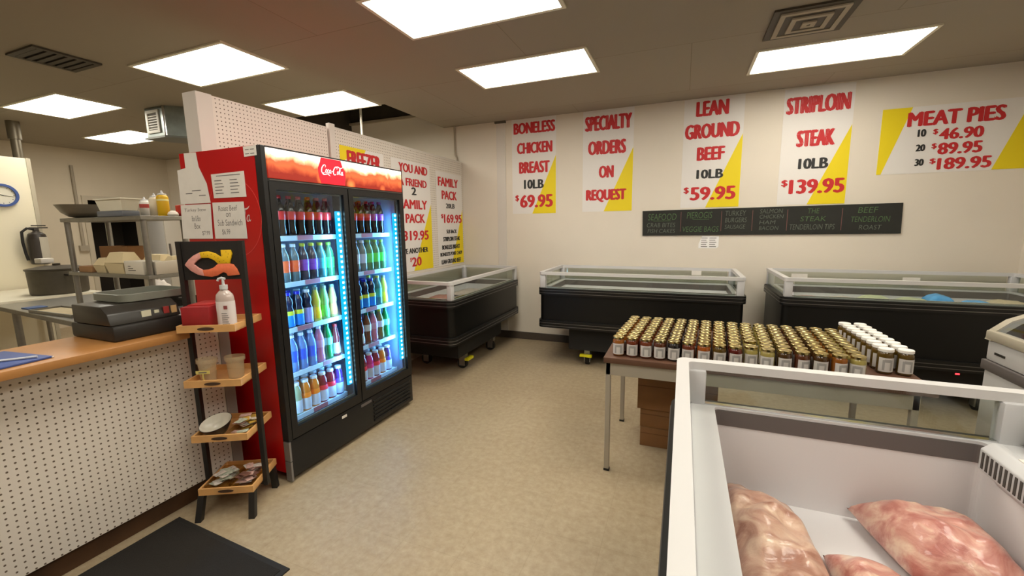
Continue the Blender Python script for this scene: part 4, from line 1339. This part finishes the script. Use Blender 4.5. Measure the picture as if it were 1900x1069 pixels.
# coordinates on a 100 x 50 grid, z up
fish(sc_([(0, 26), (8, 36), (18, 44), (30, 50), (32, 39), (24, 34), (17, 27), (24, 20), (32, 15), (34, 3), (22, 6), (10, 14)]), 'pink_piece', mat('fish_pink', (214, 150, 140), rough=.6, var=.08, scale=60))
fish(sc_([(30, 50), (45, 52), (58, 48), (66, 42), (70, 40), (70, 54), (88, 54), (90, 46), (86, 34), (84, 27), (62, 27), (56, 34), (46, 39), (32, 39)]), 'yellow_piece', mat('fish_yellow', (228, 184, 20), rough=.6))
fish(sc_([(34, 3), (48, 1), (58, 3), (70, 10), (76, 8), (78, 2), (100, 4), (96, 16), (90, 25), (84, 26.8), (62, 26.8), (54, 20), (44, 16), (32, 15)]), 'orange_piece', mat('fish_orange', (224, 112, 72), rough=.6, var=.06, scale=90))
c = M()
for x, z in ((38, 47), (45, 44), (52, 46), (58, 41), (64, 38), (72, 44), (80, 50), (82, 40), (74, 33), (66, 31), (78, 29), (84, 46)):
    c.prism([((x - 45) * .0026 + .0018 * math.cos(q * PI / 3), z * .0026 + .0018 * math.sin(q * PI / 3)) for q in range(6)], .0121, .0126, mtx=FL)
obj('painted_dots', c, INK, t, smooth=False)

# goods on the rack
t = thing('tissue_box', 'red box on the top rack tray beside the sanitizer bottle', 'box', rack_at(-.062, .0, TRZ[0] + .0085), RA)
obj('carton', M().box(-.064, .072, -.095, .10, 0, .118, bev=.004), mat('box_red', (150, 30, 34), rough=.5, var=.08, scale=20), t)
obj('top_flap', M().box(-.055, .06, -.05, .095, .1182, .122), mat('box_red_top', (176, 40, 38), rough=.5), t, smooth=False)
SAN = thing('sanitizer_bottle', 'clear pump bottle of hand sanitizer with white label on the top tray', 'bottle', rack_at(.074, -.060, TRZ[0] + .0085), RA)
obj('bottle', M().lathe([(0, 0), (.036, 0), (.040, .005), (.040, .125), (.036, .145), (.024, .158), (.016, .165), (.016, .172), (0, .172)], 24, sx=1, sy=.72), mat('sanitizer_clear', (186, 170, 162), rough=.08, coat=.5), SAN, angle=50)
obj('front_label', M().lathe([(.0407, .012), (.0407, .118)], 24, sx=1, sy=.72), mat('sanitizer_label', (222, 214, 212), rough=.5), SAN, angle=60)
obj('label_mark', M().box(.006, .022, -.0305, -.0293, .085, .10), mat('mark_red', (140, 70, 72), rough=.6), SAN, smooth=False)
for k in range(6):
    obj('label_text', M().box(-.006, .026 - .004 * (k % 3), -.0303, -.0294, .02 + .009 * k, .0225 + .009 * k), GINK, SAN, smooth=False)
obj('pump', M().cyl((0, 0, .168), (0, 0, .186), .017).cyl((0, 0, .186), (0, 0, .212), .006).tube([(.010, 0, .212), (-.006, 0, .216), (-.018, -.002, .212), (-.022, -.002, .204)], .0055), WPLAS, SAN)

SAN.scale = (1.1, 1.1, 1.2)
CUP = glass('acrylic', (.90, .86, .76), .8)
def cup(u, v, label, first=[None]):
    loc = rack_at(u, v, TRZ[1] + .0085)
    if first[0]:
        o = copy_thing(first[0], loc, label, RA)
        return o
    t = obj('plastic_cup', M().lathe([(0, .0), (.038, 0), (.044, .095), (.051, .098), (.051, .120), (.049, .120), (.0485, .10), (.042, .096), (.0365, .004), (0, .004)], 24, sx=1.0, sy=.8), mat('frosted_plastic', (206, 186, 150), rough=.25, coat=.4), None, loc, RA, angle=40)
    MATS['frosted_plastic'].node_tree.nodes['Principled BSDF'].inputs['Alpha'].default_value = .35
    tag(t, label, 'cup', 'clear plastic cups on the second tray')
    first[0] = t
    return t
cup(-.070, -.03, 'clear plastic cup with yellow tag at left of the second tray')
t2 = thing('price_tag', 'small yellow paper tag leaning on the left plastic cup', 'tag', rack_at(-.07, -.072, TRZ[1] + .0085), RA)
obj('card', M().box(-.034, .034, -.002, .0, .048, .066).box(-.003, .003, -.002, 0, 0, .05), mat('tag_yellow', (216, 206, 120), rough=.7), t2, smooth=False)
obj('print', M().box(-.02, .02, -.0028, -.002, .054, .059), GINK, t2, smooth=False)
cup(.055, .0, 'clear plastic cup at right of the second tray')

t = thing('bowl', 'black oval bowl with white inside on the third tray', 'bowl', rack_at(-.058, -.040, TRZ[2] + .0085), RA + .1)
def slant(m):
    for v in m.bm.verts:
        v.co.z *= 1 + 5.5 * (v.co.y + .35 * v.co.x)
    return m
obj('outside', slant(M().lathe([(0, 0), (.036, 0), (.052, .012), (.068, .042), (.078, .066), (.0755, .066)], 32, sx=1.0, sy=.85)), mat('bowl_black', (40, 38, 40), rough=.3), t)
obj('inside', slant(M().lathe([(.0755, .066), (.066, .044), (.050, .018), (.032, .008), (0, .007)], 32, sx=1, sy=.85)), mat('bowl_white', (222, 218, 206), rough=.2), t)

PKM = [mat('packet_white', (216, 208, 200), rough=.35, var=.25, scale=60), mat('packet_gold', (196, 160, 70), rough=.35, var=.25, scale=60), mat('packet_pink', (206, 170, 160), rough=.35, var=.25, scale=60), mat('packet_green', (190, 196, 180), rough=.35, var=.3, scale=70), mat('packet_brown', (120, 84, 72), rough=.4, var=.3, scale=60)]
def packet_pile(tray, us, vs, nm, cnt, mats, where, z0, sd):
    rnd = random.Random(sd)
    for k in range(cnt):
        u = rnd.uniform(*us); v = rnd.uniform(*vs)
        z = TRZ[tray] + .009 + z0 + .0031 * k
        o = obj(nm, M().box(-.028, .028, -.018, .018, 0, .0028, bev=.0008), mats[k % len(mats)], None, rack_at(u, v, z), RA + rnd.uniform(-1, 1), smooth=False)
        o.rotation_euler = (0, 0, RA + rnd.uniform(-1.2, 1.2))
        tag(o, f'small foil snack packet {where}', 'packet', f'snack packets {where}')
def bin_(label, u0, u1, v0, v1, tray, h, nm='clear_bin'):
    z = TRZ[tray] + .0085
    t = thing(nm, label, 'bin', rack_at((u0 + u1) / 2, (v0 + v1) / 2, z), RA)
    w, d = (u1 - u0) / 2, (v1 - v0) / 2
    obj('bin_wall', M().ring([(-w, -d), (w, -d), (w, d), (-w, d)], [(-w + .002, -d + .002), (w - .002, -d + .002), (w - .002, d - .002), (-w + .002, d - .002)], .0, h), CUP, t, smooth=False)
    obj('bin_floor', M().box(-w + .002, w - .002, -d + .002, d - .002, 0, .002), CUP, t, smooth=False)
    return t
bin_('clear bin of mixed snack packets on the third tray', .022, .127, -.10, .13, 2, .03)
packet_pile(2, (.052, .098), (-.06, .09), 'snack_packet', 20, [PKM[0], PKM[1], PKM[2], PKM[3]], 'on the third tray', .003, 1)
bin_('left clear bin of silvery packets on the bottom tray', -.12, -.005, -.10, .10, 3, .035)
bin_('right clear bin of red and white packets on the bottom tray', .005, .122, -.10, .10, 3, .035)
packet_pile(3, (-.088, -.038), (-.06, .06), 'snack_packet', 20, [PKM[3], PKM[0], PKM[3]], 'in the left bin of the bottom tray', .003, 2)
packet_pile(3, (.037, .088), (-.06, .06), 'snack_packet', 20, [PKM[2], PKM[4], PKM[0]], 'in the right bin of the bottom tray', .003, 3)

# doormat
t = thing('doormat', 'black rubber-edged doormat on the floor before the counter', 'mat')
obj('pile', M().prism([(-2.425, 1.20), (-1.62, 1.165), (-1.66, .05), (-2.43, .05)], .001, .010), mat('mat_pile', (30, 26, 22), rough=.95, bump=.6, bscale=300), t, smooth=False)
obj('border', M().ring([(-2.45, 1.228), (-1.592, 1.19), (-1.63, .02), (-2.455, .02)], [(-2.425, 1.20), (-1.62, 1.165), (-1.66, .05), (-2.43, .05)], .0, .007), RUBBER, t, smooth=False)

# ------------------------------------------------------------------ kitchen behind the counter
COOLW = mat('cooler_panel', (238, 230, 206), rough=.5)
t = thing('walk_in_cooler', 'tall cream walk-in cooler wall at far left with the clock', 'walk-in cooler')
obj('panel', M().box(-9.2, -7.0, YF + .02, 2.55, .01, 2.372, bev=.004), COOLW, t, smooth=False)
obj('corner_trim', M().box(-7.02, -6.992, 2.52, 2.556, .01, 2.375), mat('corner_metal', (186, 178, 158), rough=.4), t, smooth=False)
t = thing('wall_clock', 'round white wall clock with blue rim at the left edge', 'clock', (-6.998, 2.285, 1.945))
CF = Matrix(((0, 0, 1, 0), (1, 0, 0, 0), (0, 1, 0, 0), (0, 0, 0, 1)))
circ = lambda r, n=40: [(r * math.cos(2 * PI * k / n), r * math.sin(2 * PI * k / n)) for k in range(n)]
obj('rim', M().ring(circ(.125), circ(.10), .0, .03, mtx=CF), mat('clock_blue', (58, 84, 150), rough=.4), t)
obj('face', M().prism(circ(.101), .002, .012, mtx=CF), mat('clock_face', (226, 222, 206), rough=.5), t, smooth=False)
c = M()
for k in range(12):
    a = k * PI / 6
    c.box(-.002, .002, .082, .094, .0125, .0135, mtx=CF @ Matrix.Rotation(a, 4, 'Z'))
obj('hour_marks', c, INK, t, smooth=False)
obj('hand', M().box(-.002, .002, -.01, .085, .0135, .015, mtx=CF @ Matrix.Rotation(-1.75, 4, 'Z')), INK, t, smooth=False)
obj('hand', M().box(-.003, .003, -.01, .055, .0135, .015, mtx=CF @ Matrix.Rotation(1.2, 4, 'Z')), INK, t, smooth=False)

t = thing('fire_extinguisher', 'black fire extinguisher hung at the corner of the cream cooler wall', 'fire extinguisher', (-6.912, 2.47, 1.17))
obj('wall_bracket', M().box(-.0875, -.06, -.03, .03, .30, .36), DSTEEL, t, smooth=False)
obj('cylinder', M().lathe([(0, 0), (.07, 0), (.08, .012), (.082, .03), (.082, .30), (.07, .345), (.035, .37), (.028, .375), (.028, .39), (0, .39)], 20), mat('extinguisher_body', (52, 46, 42), rough=.35), t)
obj('label', M().lathe([(.0828, .04), (.0828, .29)], 20, mtx=Matrix.Rotation(0, 4, 'Z')).box(0, 0.001, 0, .001, .1, .101), mat('ext_label', (60, 54, 50), rough=.5), t)
obj('instruction_plate', M().prism([(.083 * math.cos(a) * 1.01, .083 * math.sin(a) * 1.01) for a in [math.radians(-8 + 9 * k) for k in range(9)]] + [(.083 * .98 * math.cos(a), .083 * .98 * math.sin(a)) for a in [math.radians(64 - 9 * k) for k in range(9)]], .05, .31), mat('ext_plate', (190, 184, 170), rough=.6), t, smooth=False)
obj('valve_handle', M().box(-.02, .02, -.02, .02, .385, .41).box(-.012, .012, -.05, .10, .41, .422).box(-.012, .012, -.03, .085, .435, .447), DSTEEL, t, smooth=False)
obj('hose', M().tube([(0, -.02, .40), (0, -.07, .41), (0, -.115, .37), (0, -.12, .25), (0, -.11, .12), (0, -.10, .05)], .013), RUBBER, t)

tag(obj('vent_pipe', M().cyl((-7.6, 2.68, 2.374), (-7.6, 2.68, ZC - .001), .045).cyl((-7.6, 2.68, 2.66), (-7.6, 2.68, ZC - .001), .06), mat('pipe_metal', (128, 120, 104), rough=.4, metal=.5)), 'grey vertical pipe rising to the ceiling above the cream cooler', 'pipe')
tag(obj('wall_conduit', M().cyl((XL + .025, 3.83, 1.3), (XL + .025, 3.83, 2.6), .02).box(XL + .002, XL + .06, 3.77, 3.89, 1.22, 1.31), mat('conduit_grey', (168, 158, 142), rough=.6)), 'thin wall conduit with switch box left of the dark doorway', 'pipe')

# upright white freezer by the doorway
t = thing('upright_fridge', 'white upright fridge with taped notes right of the dark doorway', 'fridge', (-9.2, 4.74, 0))
obj('cabinet', M().box(0, .50, 0, .44, .04, 1.78, bev=.01), WHITE, t)
obj('door', M().box(.505, .54, 0, .44, .06, 1.775, bev=.008), mat('fridge_door', (206, 200, 190), rough=.5), t)
obj('handle', M().box(.54, .565, .03, .05, .8, 1.3), GREY, t, smooth=False)
obj('base', M().box(.02, .5, .02, .42, 0, .04), BLACKM, t, smooth=False)

# hanging duct unit
t = thing('duct_unit', 'galvanized air duct box with two white grilles hung from the ceiling', 'air duct', (-5.45, 3.02, 2.56))
GALV = mat('galvanized', (142, 150, 146), rough=.35, metal=.7, var=.15, scale=10)
duct = [(-.15, 0), (.18, 0), (.34, .16), (.34, .56), (.20, .56), (-.13, .10)]
obj('box', M().prism(duct, 0, ZC - 2.56 - .001), GALV, t, smooth=False)
obj('bottom_plate', M().prism([(-.17, -.02), (.19, -.02), (.36, .15), (.36, .58), (.2, .58), (-.14, .11)], -.02, 0), mat('galv_dark', (110, 112, 106), rough=.45, metal=.5), t, smooth=False)
GW = mat('grille_white', (220, 216, 204), rough=.5)
def grille(par, frame, w, h):
    obj('grille_frame', M().ring([(0, 0), (w, 0), (w, h), (0, h)], [(.03, .03), (w - .03, .03), (w - .03, h - .03), (.03, h - .03)], .0, .012, mtx=frame), GW, par, smooth=False)
    obj('grille_back', M().box(.03, w - .03, .03, h - .03, .0, .003, mtx=frame), mat('grille_dark', (96, 90, 78), rough=.7), par, smooth=False)
    c = M()
    for k in range(6):
        c.box(.03, w - .03, .04 + (h - .08) * k / 6, .05 + (h - .08) * k / 6, .003, .009, mtx=frame)
    obj('grille_slats', c, GW, par, smooth=False)
grille(t, Matrix(((1, 0, 0, -.12), (0, 0, -1, -.001), (0, 1, 0, .04), (0, 0, 0, 1))), .22, .24)
grille(t, Matrix(((0, 0, 1, .341), (1, 0, 0, .25), (0, 1, 0, .04), (0, 0, 0, 1))), .28, .24)
obj('corner_seam', M().cyl((.18, 0, 0), (.18, 0, .31), .014).cyl((.34, .16, 0), (.34, .16, .31), .014), CHROME, t)

# prep table with overshelf
t = thing('prep_table', 'stainless steel prep table behind the wooden counter', 'table', (0, 0, 0))
obj('table_top', M().prism([(-5.62, 1.66), (-3.98, 1.53), (-3.3, 1.56), (-3.3, 2.30), (-5.62, 2.36)], .862, .90, bev=.004), STEEL, t, smooth=False)
for x, y in ((-5.35, 1.70), (-4.0, 1.60), (-3.4, 1.62), (-5.35, 2.25), (-3.4, 2.2)):
    obj('leg', M().cyl((x, y, 0), (x, y, .862), .025), STEEL, t)
obj('lower_shelf', M().box(-5.4, -3.4, 1.7, 2.2, .28, .30), STEEL, t, smooth=False)

t = thing('overshelf', 'two-tier stainless steel shelf standing on the prep table', 'shelf', (0, 0, 0))
SX0, SX1, SY0, SY1 = -4.63, -3.55, 1.80, 2.12
for z0, z1, nm in ((1.61, 1.64, 'top_shelf'), (1.185, 1.212, 'lower_shelf')):
    obj(nm, M().box(SX0, SX1, SY0, SY1, z0, z1, bev=.004), STEEL, t, smooth=False)
for x in (SX0 + .03, SX1 - .03):
    for y in (SY0 + .03, SY1 - .03):
        for z0, z1 in ((.901, 1.184), (1.213, 1.609)):
            obj('leg', M().cyl((x, y, z0), (x, y, z1), .019), STEEL, t)

S1, S2 = 1.6405, 1.2125
tag(obj('mixing_bowl', M().lathe([(0, 0), (.08, 0), (.13, .014), (.17, .045), (.20, .10), (.205, .105), (.198, .10), (.165, .048), (.12, .018), (0, .006)], 28), mat('bowl_steel', (126, 116, 100), rough=.4), None, (-4.53, 1.955, S1)), 'dark steel bowl at the left end of the upper steel shelf', 'bowl')
t = thing('food_tub', 'white rectangular tub stacked on a blue-grey tray on the upper shelf', 'tub', (-3.98, 1.855, S1 + .042))
c = M()
b = bmesh.new()
lo = [b.verts.new((x, y, 0)) for x, y in ((-.08, -.045), (.21, -.045), (.21, .045), (-.08, .045))]
hi = [b.verts.new((x, y, .085)) for x, y in ((-.10, -.06), (.23, -.06), (.23, .06), (-.10, .06))]
for k in range(4):
    b.faces.new((lo[k], lo[(k + 1) % 4], hi[(k + 1) % 4], hi[k]))
b.faces.new(lo[::-1]); b.faces.new(hi)
c._merge(b)
obj('tub_body', c, mat('tub_white', (226, 220, 200), rough=.45), t, smooth=False)
obj('rim', M().ring([(-.11, -.066), (.24, -.066), (.24, .066), (-.11, .066)], [(-.095, -.055), (.225, -.055), (.225, .055), (-.095, .055)], .08, .09), mat('tub_white', (226, 220, 200)), t, smooth=False)
tag(obj('serving_tray', M().box(-4.09, -3.76, 1.80, 1.91, S1, S1 + .04, bev=.006), mat('tray_bluegrey', (104, 108, 116), rough=.5)), 'blue-grey tray under the white tub on the upper shelf', 'tray')

def squeeze(name, label, x, y, r, h, body, cat='bottle', extra=None):
    t = thing(name, label, cat, (x, y, S1))
    obj('bottle_body', M().lathe([(0, 0), (r * .9, 0), (r, .006), (r, h * .72), (r * .85, h * .80), (r * .5, h * .84), (0, h * .84)], 16), body, t, angle=50)
    obj('nozzle', M().lathe([(r * .72, h * .82), (r * .72, h * .87), (r * .25, h * .89), (r * .12, h), (0, h)], 12), extra or WPLAS, t)
    return t
sb = squeeze('spray_bottle', 'white bottle with red label, leftmost of three on the upper shelf', -3.93, 2.035, .034, .155, mat('bottle_white', (214, 210, 204), rough=.35))
obj('label', M().lathe([(.0347, .07), (.0347, .10)], 16), mat('label_redw', (170, 60, 54), rough=.5), sb)
squeeze('squeeze_bottle', 'cream squeeze bottle in the middle of three on the upper shelf', -3.80, 2.035, .036, .178, mat('bottle_cream', (218, 206, 182), rough=.4))
sy = squeeze('squeeze_bottle', 'yellow mustard squeeze bottle, rightmost of three on the upper shelf', -3.70, 2.035, .038, .195, mat('bottle_mustard', (216, 172, 20), rough=.4))
obj('clear_neck', M().lathe([(.0388, .115), (.0385, .127), (.033, .142)], 16), mat('neck_cream', (226, 216, 150), rough=.4), sy)
t = thing('red_package', 'red package with white rag at the right end of the upper shelf', 'package', (-3.605, 2.095, S1))
obj('pack', M().box(-.04, .038, -.012, .02, 0, .085, bev=.006), mat('pack_redk', (176, 44, 44), rough=.5), t)
b_ = M().lathe([(0, .0), (.03, 0), (.036, .012), (.028, .03), (.012, .04), (0, .042)], 12, sx=1.0, c=(.0, -.052, 0))
obj('rag', b_, mat('rag_white', (222, 214, 202), rough=.9), t)

t = thing('carton', 'open brown cardboard carton on the lower steel shelf', 'box', (-4.46, 1.946, S2))
obj('box_walls', M().ring([(0, 0), (.40, 0), (.40, .15), (0, .15)], [(.005, .005), (.395, .005), (.395, .145), (.005, .145)], 0, .20), CARD, t, smooth=False)
obj('box_floor', M().box(.005, .395, .005, .145, 0, .004), CARD, t, smooth=False)
tag(obj('small_carton', M().box(-4.50, -4.32, 1.815, 1.885, S2, S2 + .05, bev=.003), mat('card_small', (164, 124, 84), rough=.8)), 'small flat brown carton in front of the open carton', 'box')
FOAM = mat('foam_cream', (226, 208, 166), rough=.7)
def foam(label, x, y, w, d, h, z=S2):
    t = thing('foam_box', label, 'takeout box', (x, y, z), group='cream foam takeout boxes')
    def fr(z0, z1, i0, i1):
        c = M()
        b = bmesh.new()
        lo = [b.verts.new((px, py, z0)) for px, py in ((i0, i0), (w - i0, i0), (w - i0, d - i0), (i0, d - i0))]
        hi = [b.verts.new((px, py, z1)) for px, py in ((i1, i1), (w - i1, i1), (w - i1, d - i1), (i1, d - i1))]
        for k in range(4):
            b.faces.new((lo[k], lo[(k + 1) % 4], hi[(k + 1) % 4], hi[k]))
        b.faces.new(lo[::-1]); b.faces.new(hi)
        c._merge(b)
        return c
    obj('base', fr(0, h * .5, .015, 0), FOAM, t, smooth=False)
    obj('lid', fr(h * .52, h, 0, .03), FOAM, t, smooth=False)
foam('cream foam box, smaller one at the left end of the foam boxes', -4.29, 1.815, .16, .11, .115)
foam('cream foam box, tallest in front centre of the lower shelf', -4.12, 1.812, .24, .13, .16)
foam('cream foam box behind the steel post on the lower shelf', -3.97, 1.975, .24, .12, .135)
foam('cream foam box at the right end of the lower shelf', -3.72, 1.985, .115, .11, .125)
t = thing('white_box', 'white box with black scribble on the lower steel shelf', 'box', (-3.86, 1.812, S2))
obj('carton', M().box(0, .235, 0, .12, 0, .10, bev=.004), mat('carton_white', (222, 214, 198), rough=.6), t)
for k in range(3):
    obj('scribble', M().box(.05, .14 - .03 * k, -.0015, 0, .03 + .015 * k, .034 + .015 * k), INK, t, smooth=False)
t = thing('white_box', 'white box with folded lid at the right end of the lower shelf, nearer the cooler', 'box', (-3.603, 1.855, S2))
obj('carton', M().box(0, .05, 0, .205, 0, .095, bev=.004), mat('carton_white', (222, 214, 198), rough=.6), t)
obj('lid_flap', M().box(.0, .055, .15, .208, .0955, .099), mat('carton_white', (222, 214, 198), rough=.6), t, smooth=False)

# table-top goods
TT = .9005
t = thing('parchment_tray', 'shallow steel tray lined with parchment on the prep table', 'tray', (-4.50, 1.70, TT), .0)
obj('tray_body', M().ring([(-.32, -.10), (.32, -.10), (.32, .10), (-.32, .10)], [(-.31, -.09), (.31, -.09), (.31, .09), (-.31, .09)], 0, .022).box(-.31, .31, -.09, .09, 0, .004), STEEL, t, smooth=False)
obj('parchment', M().box(-.305, .305, -.085, .085, .0045, .010), mat('parchment', (226, 208, 166), rough=.6, var=.06, scale=20), t, smooth=False)
tag(obj('blue_cloth', M().box(-5.12, -5.0, 1.66, 1.78, TT, TT + .01, bev=.003), mat('cloth_blue', (104, 124, 168), rough=.9)), 'small folded blue cloth left of the parchment tray', 'cloth')
t = thing('spice_shaker', 'small orange shaker standing behind the parchment tray', 'shaker', (-4.42, 2.05, TT))
obj('shaker_body', M().lathe([(0, 0), (.03, 0), (.03, .07), (.022, .085), (0, .085)], 14), mat('shaker_orange', (206, 140, 60), rough=.5), t)
obj('cap', M().lathe([(.023, .084), (.023, .10), (0, .105)], 14), mat('shaker_cap', (214, 176, 110), rough=.5), t)
t = thing('plastic_bag', 'crumpled white plastic bag under the steel shelf', 'bag', (-4.2, 2.2, TT))
b = bmesh.new()
bmesh.ops.create_icosphere(b, subdivisions=3, radius=1)
for v in b.verts:
    n_ = 1 + .35 * noise.noise(v.co * 2.3) + .12 * noise.noise(v.co * 6)
    v.co = Vector((v.co.x * .085 * n_, v.co.y * .07 * n_, max(0, .10 + v.co.z * .11 * n_)))
obj('bag_body', M()._merge(b), mat('bag_white', (222, 214, 206), rough=.6), t, angle=180)
c = M().tube([(-.01, 0, .19), (-.015, 0, .23), (.0, 0, .25)], [.02, .012, .02], 8)
obj('bag_knot', c, mat('bag_white', (222, 214, 206)), t)
for k, (x, y, r, l) in enumerate(((-4.0, 2.2, .085, 'black pan under the steel shelf, left of the pair'), (-3.72, 2.22, .07, 'black pan under the steel shelf, right of the pair'))):
    t = thing('frying_pan', l, 'pan', (x, y, TT), group='dark pans under the steel shelf')
    obj('pan_body', M().lathe([(0, 0), (r, 0), (r * 1.12, .09), (r * 1.08, .09), (r * .95, .006), (0, .006)], 20), mat('pan_black', (48, 44, 38), rough=.5, metal=.4), t)
    obj('handle', M().cyl((0, -r, .08), (.02, -r - .10, .10), .010), mat('pan_handle', (40, 36, 32), rough=.6), t)

# white side table and stock pot farther back
t = thing('white_table', 'white-topped worktable below the cream cooler wall', 'table', (0, 0, 0))
obj('table_top', M().box(-6.95, -5.82, 1.0, 2.5, .87, .90, bev=.004), mat('board_white', (232, 226, 206), rough=.4), t)
for x, y in ((-6.9, 1.06), (-5.9, 1.06), (-6.9, 2.44), (-5.9, 2.44)):
    obj('leg', M().cyl((x, y, 0), (x, y, .87), .022), STEEL, t)
t = thing('stock_pot', 'dark lidded stock pot on the white worktable behind the steel shelf', 'pot', (-6.08, 2.28, .9005))
obj('pot_body', M().lathe([(0, 0), (.21, 0), (.22, .01), (.225, .24), (.235, .25), (.0, .25)], 28), mat('pot_dark', (88, 82, 70), rough=.5, metal=.4, var=.1, scale=12), t)
obj('pot_lid', M().lathe([(.235, .25), (.235, .262), (.12, .285), (.03, .29), (.03, .31), (0, .312)], 28), mat('pot_lid', (70, 64, 56), rough=.4, metal=.5), t)
obj('handle', M().tube([(.22, .03, .2), (.30, .03, .2), (.30, -.03, .2), (.22, -.03, .2)], .01), DSTEEL, t)
t = thing('paper_packs', 'white pack lying on top of the dark stock pot', 'package', (-6.22, 2.25, 1.2125))
obj('pack', M().box(-.08, .06, -.05, .05, 0, .05, bev=.006), PAPER, t)
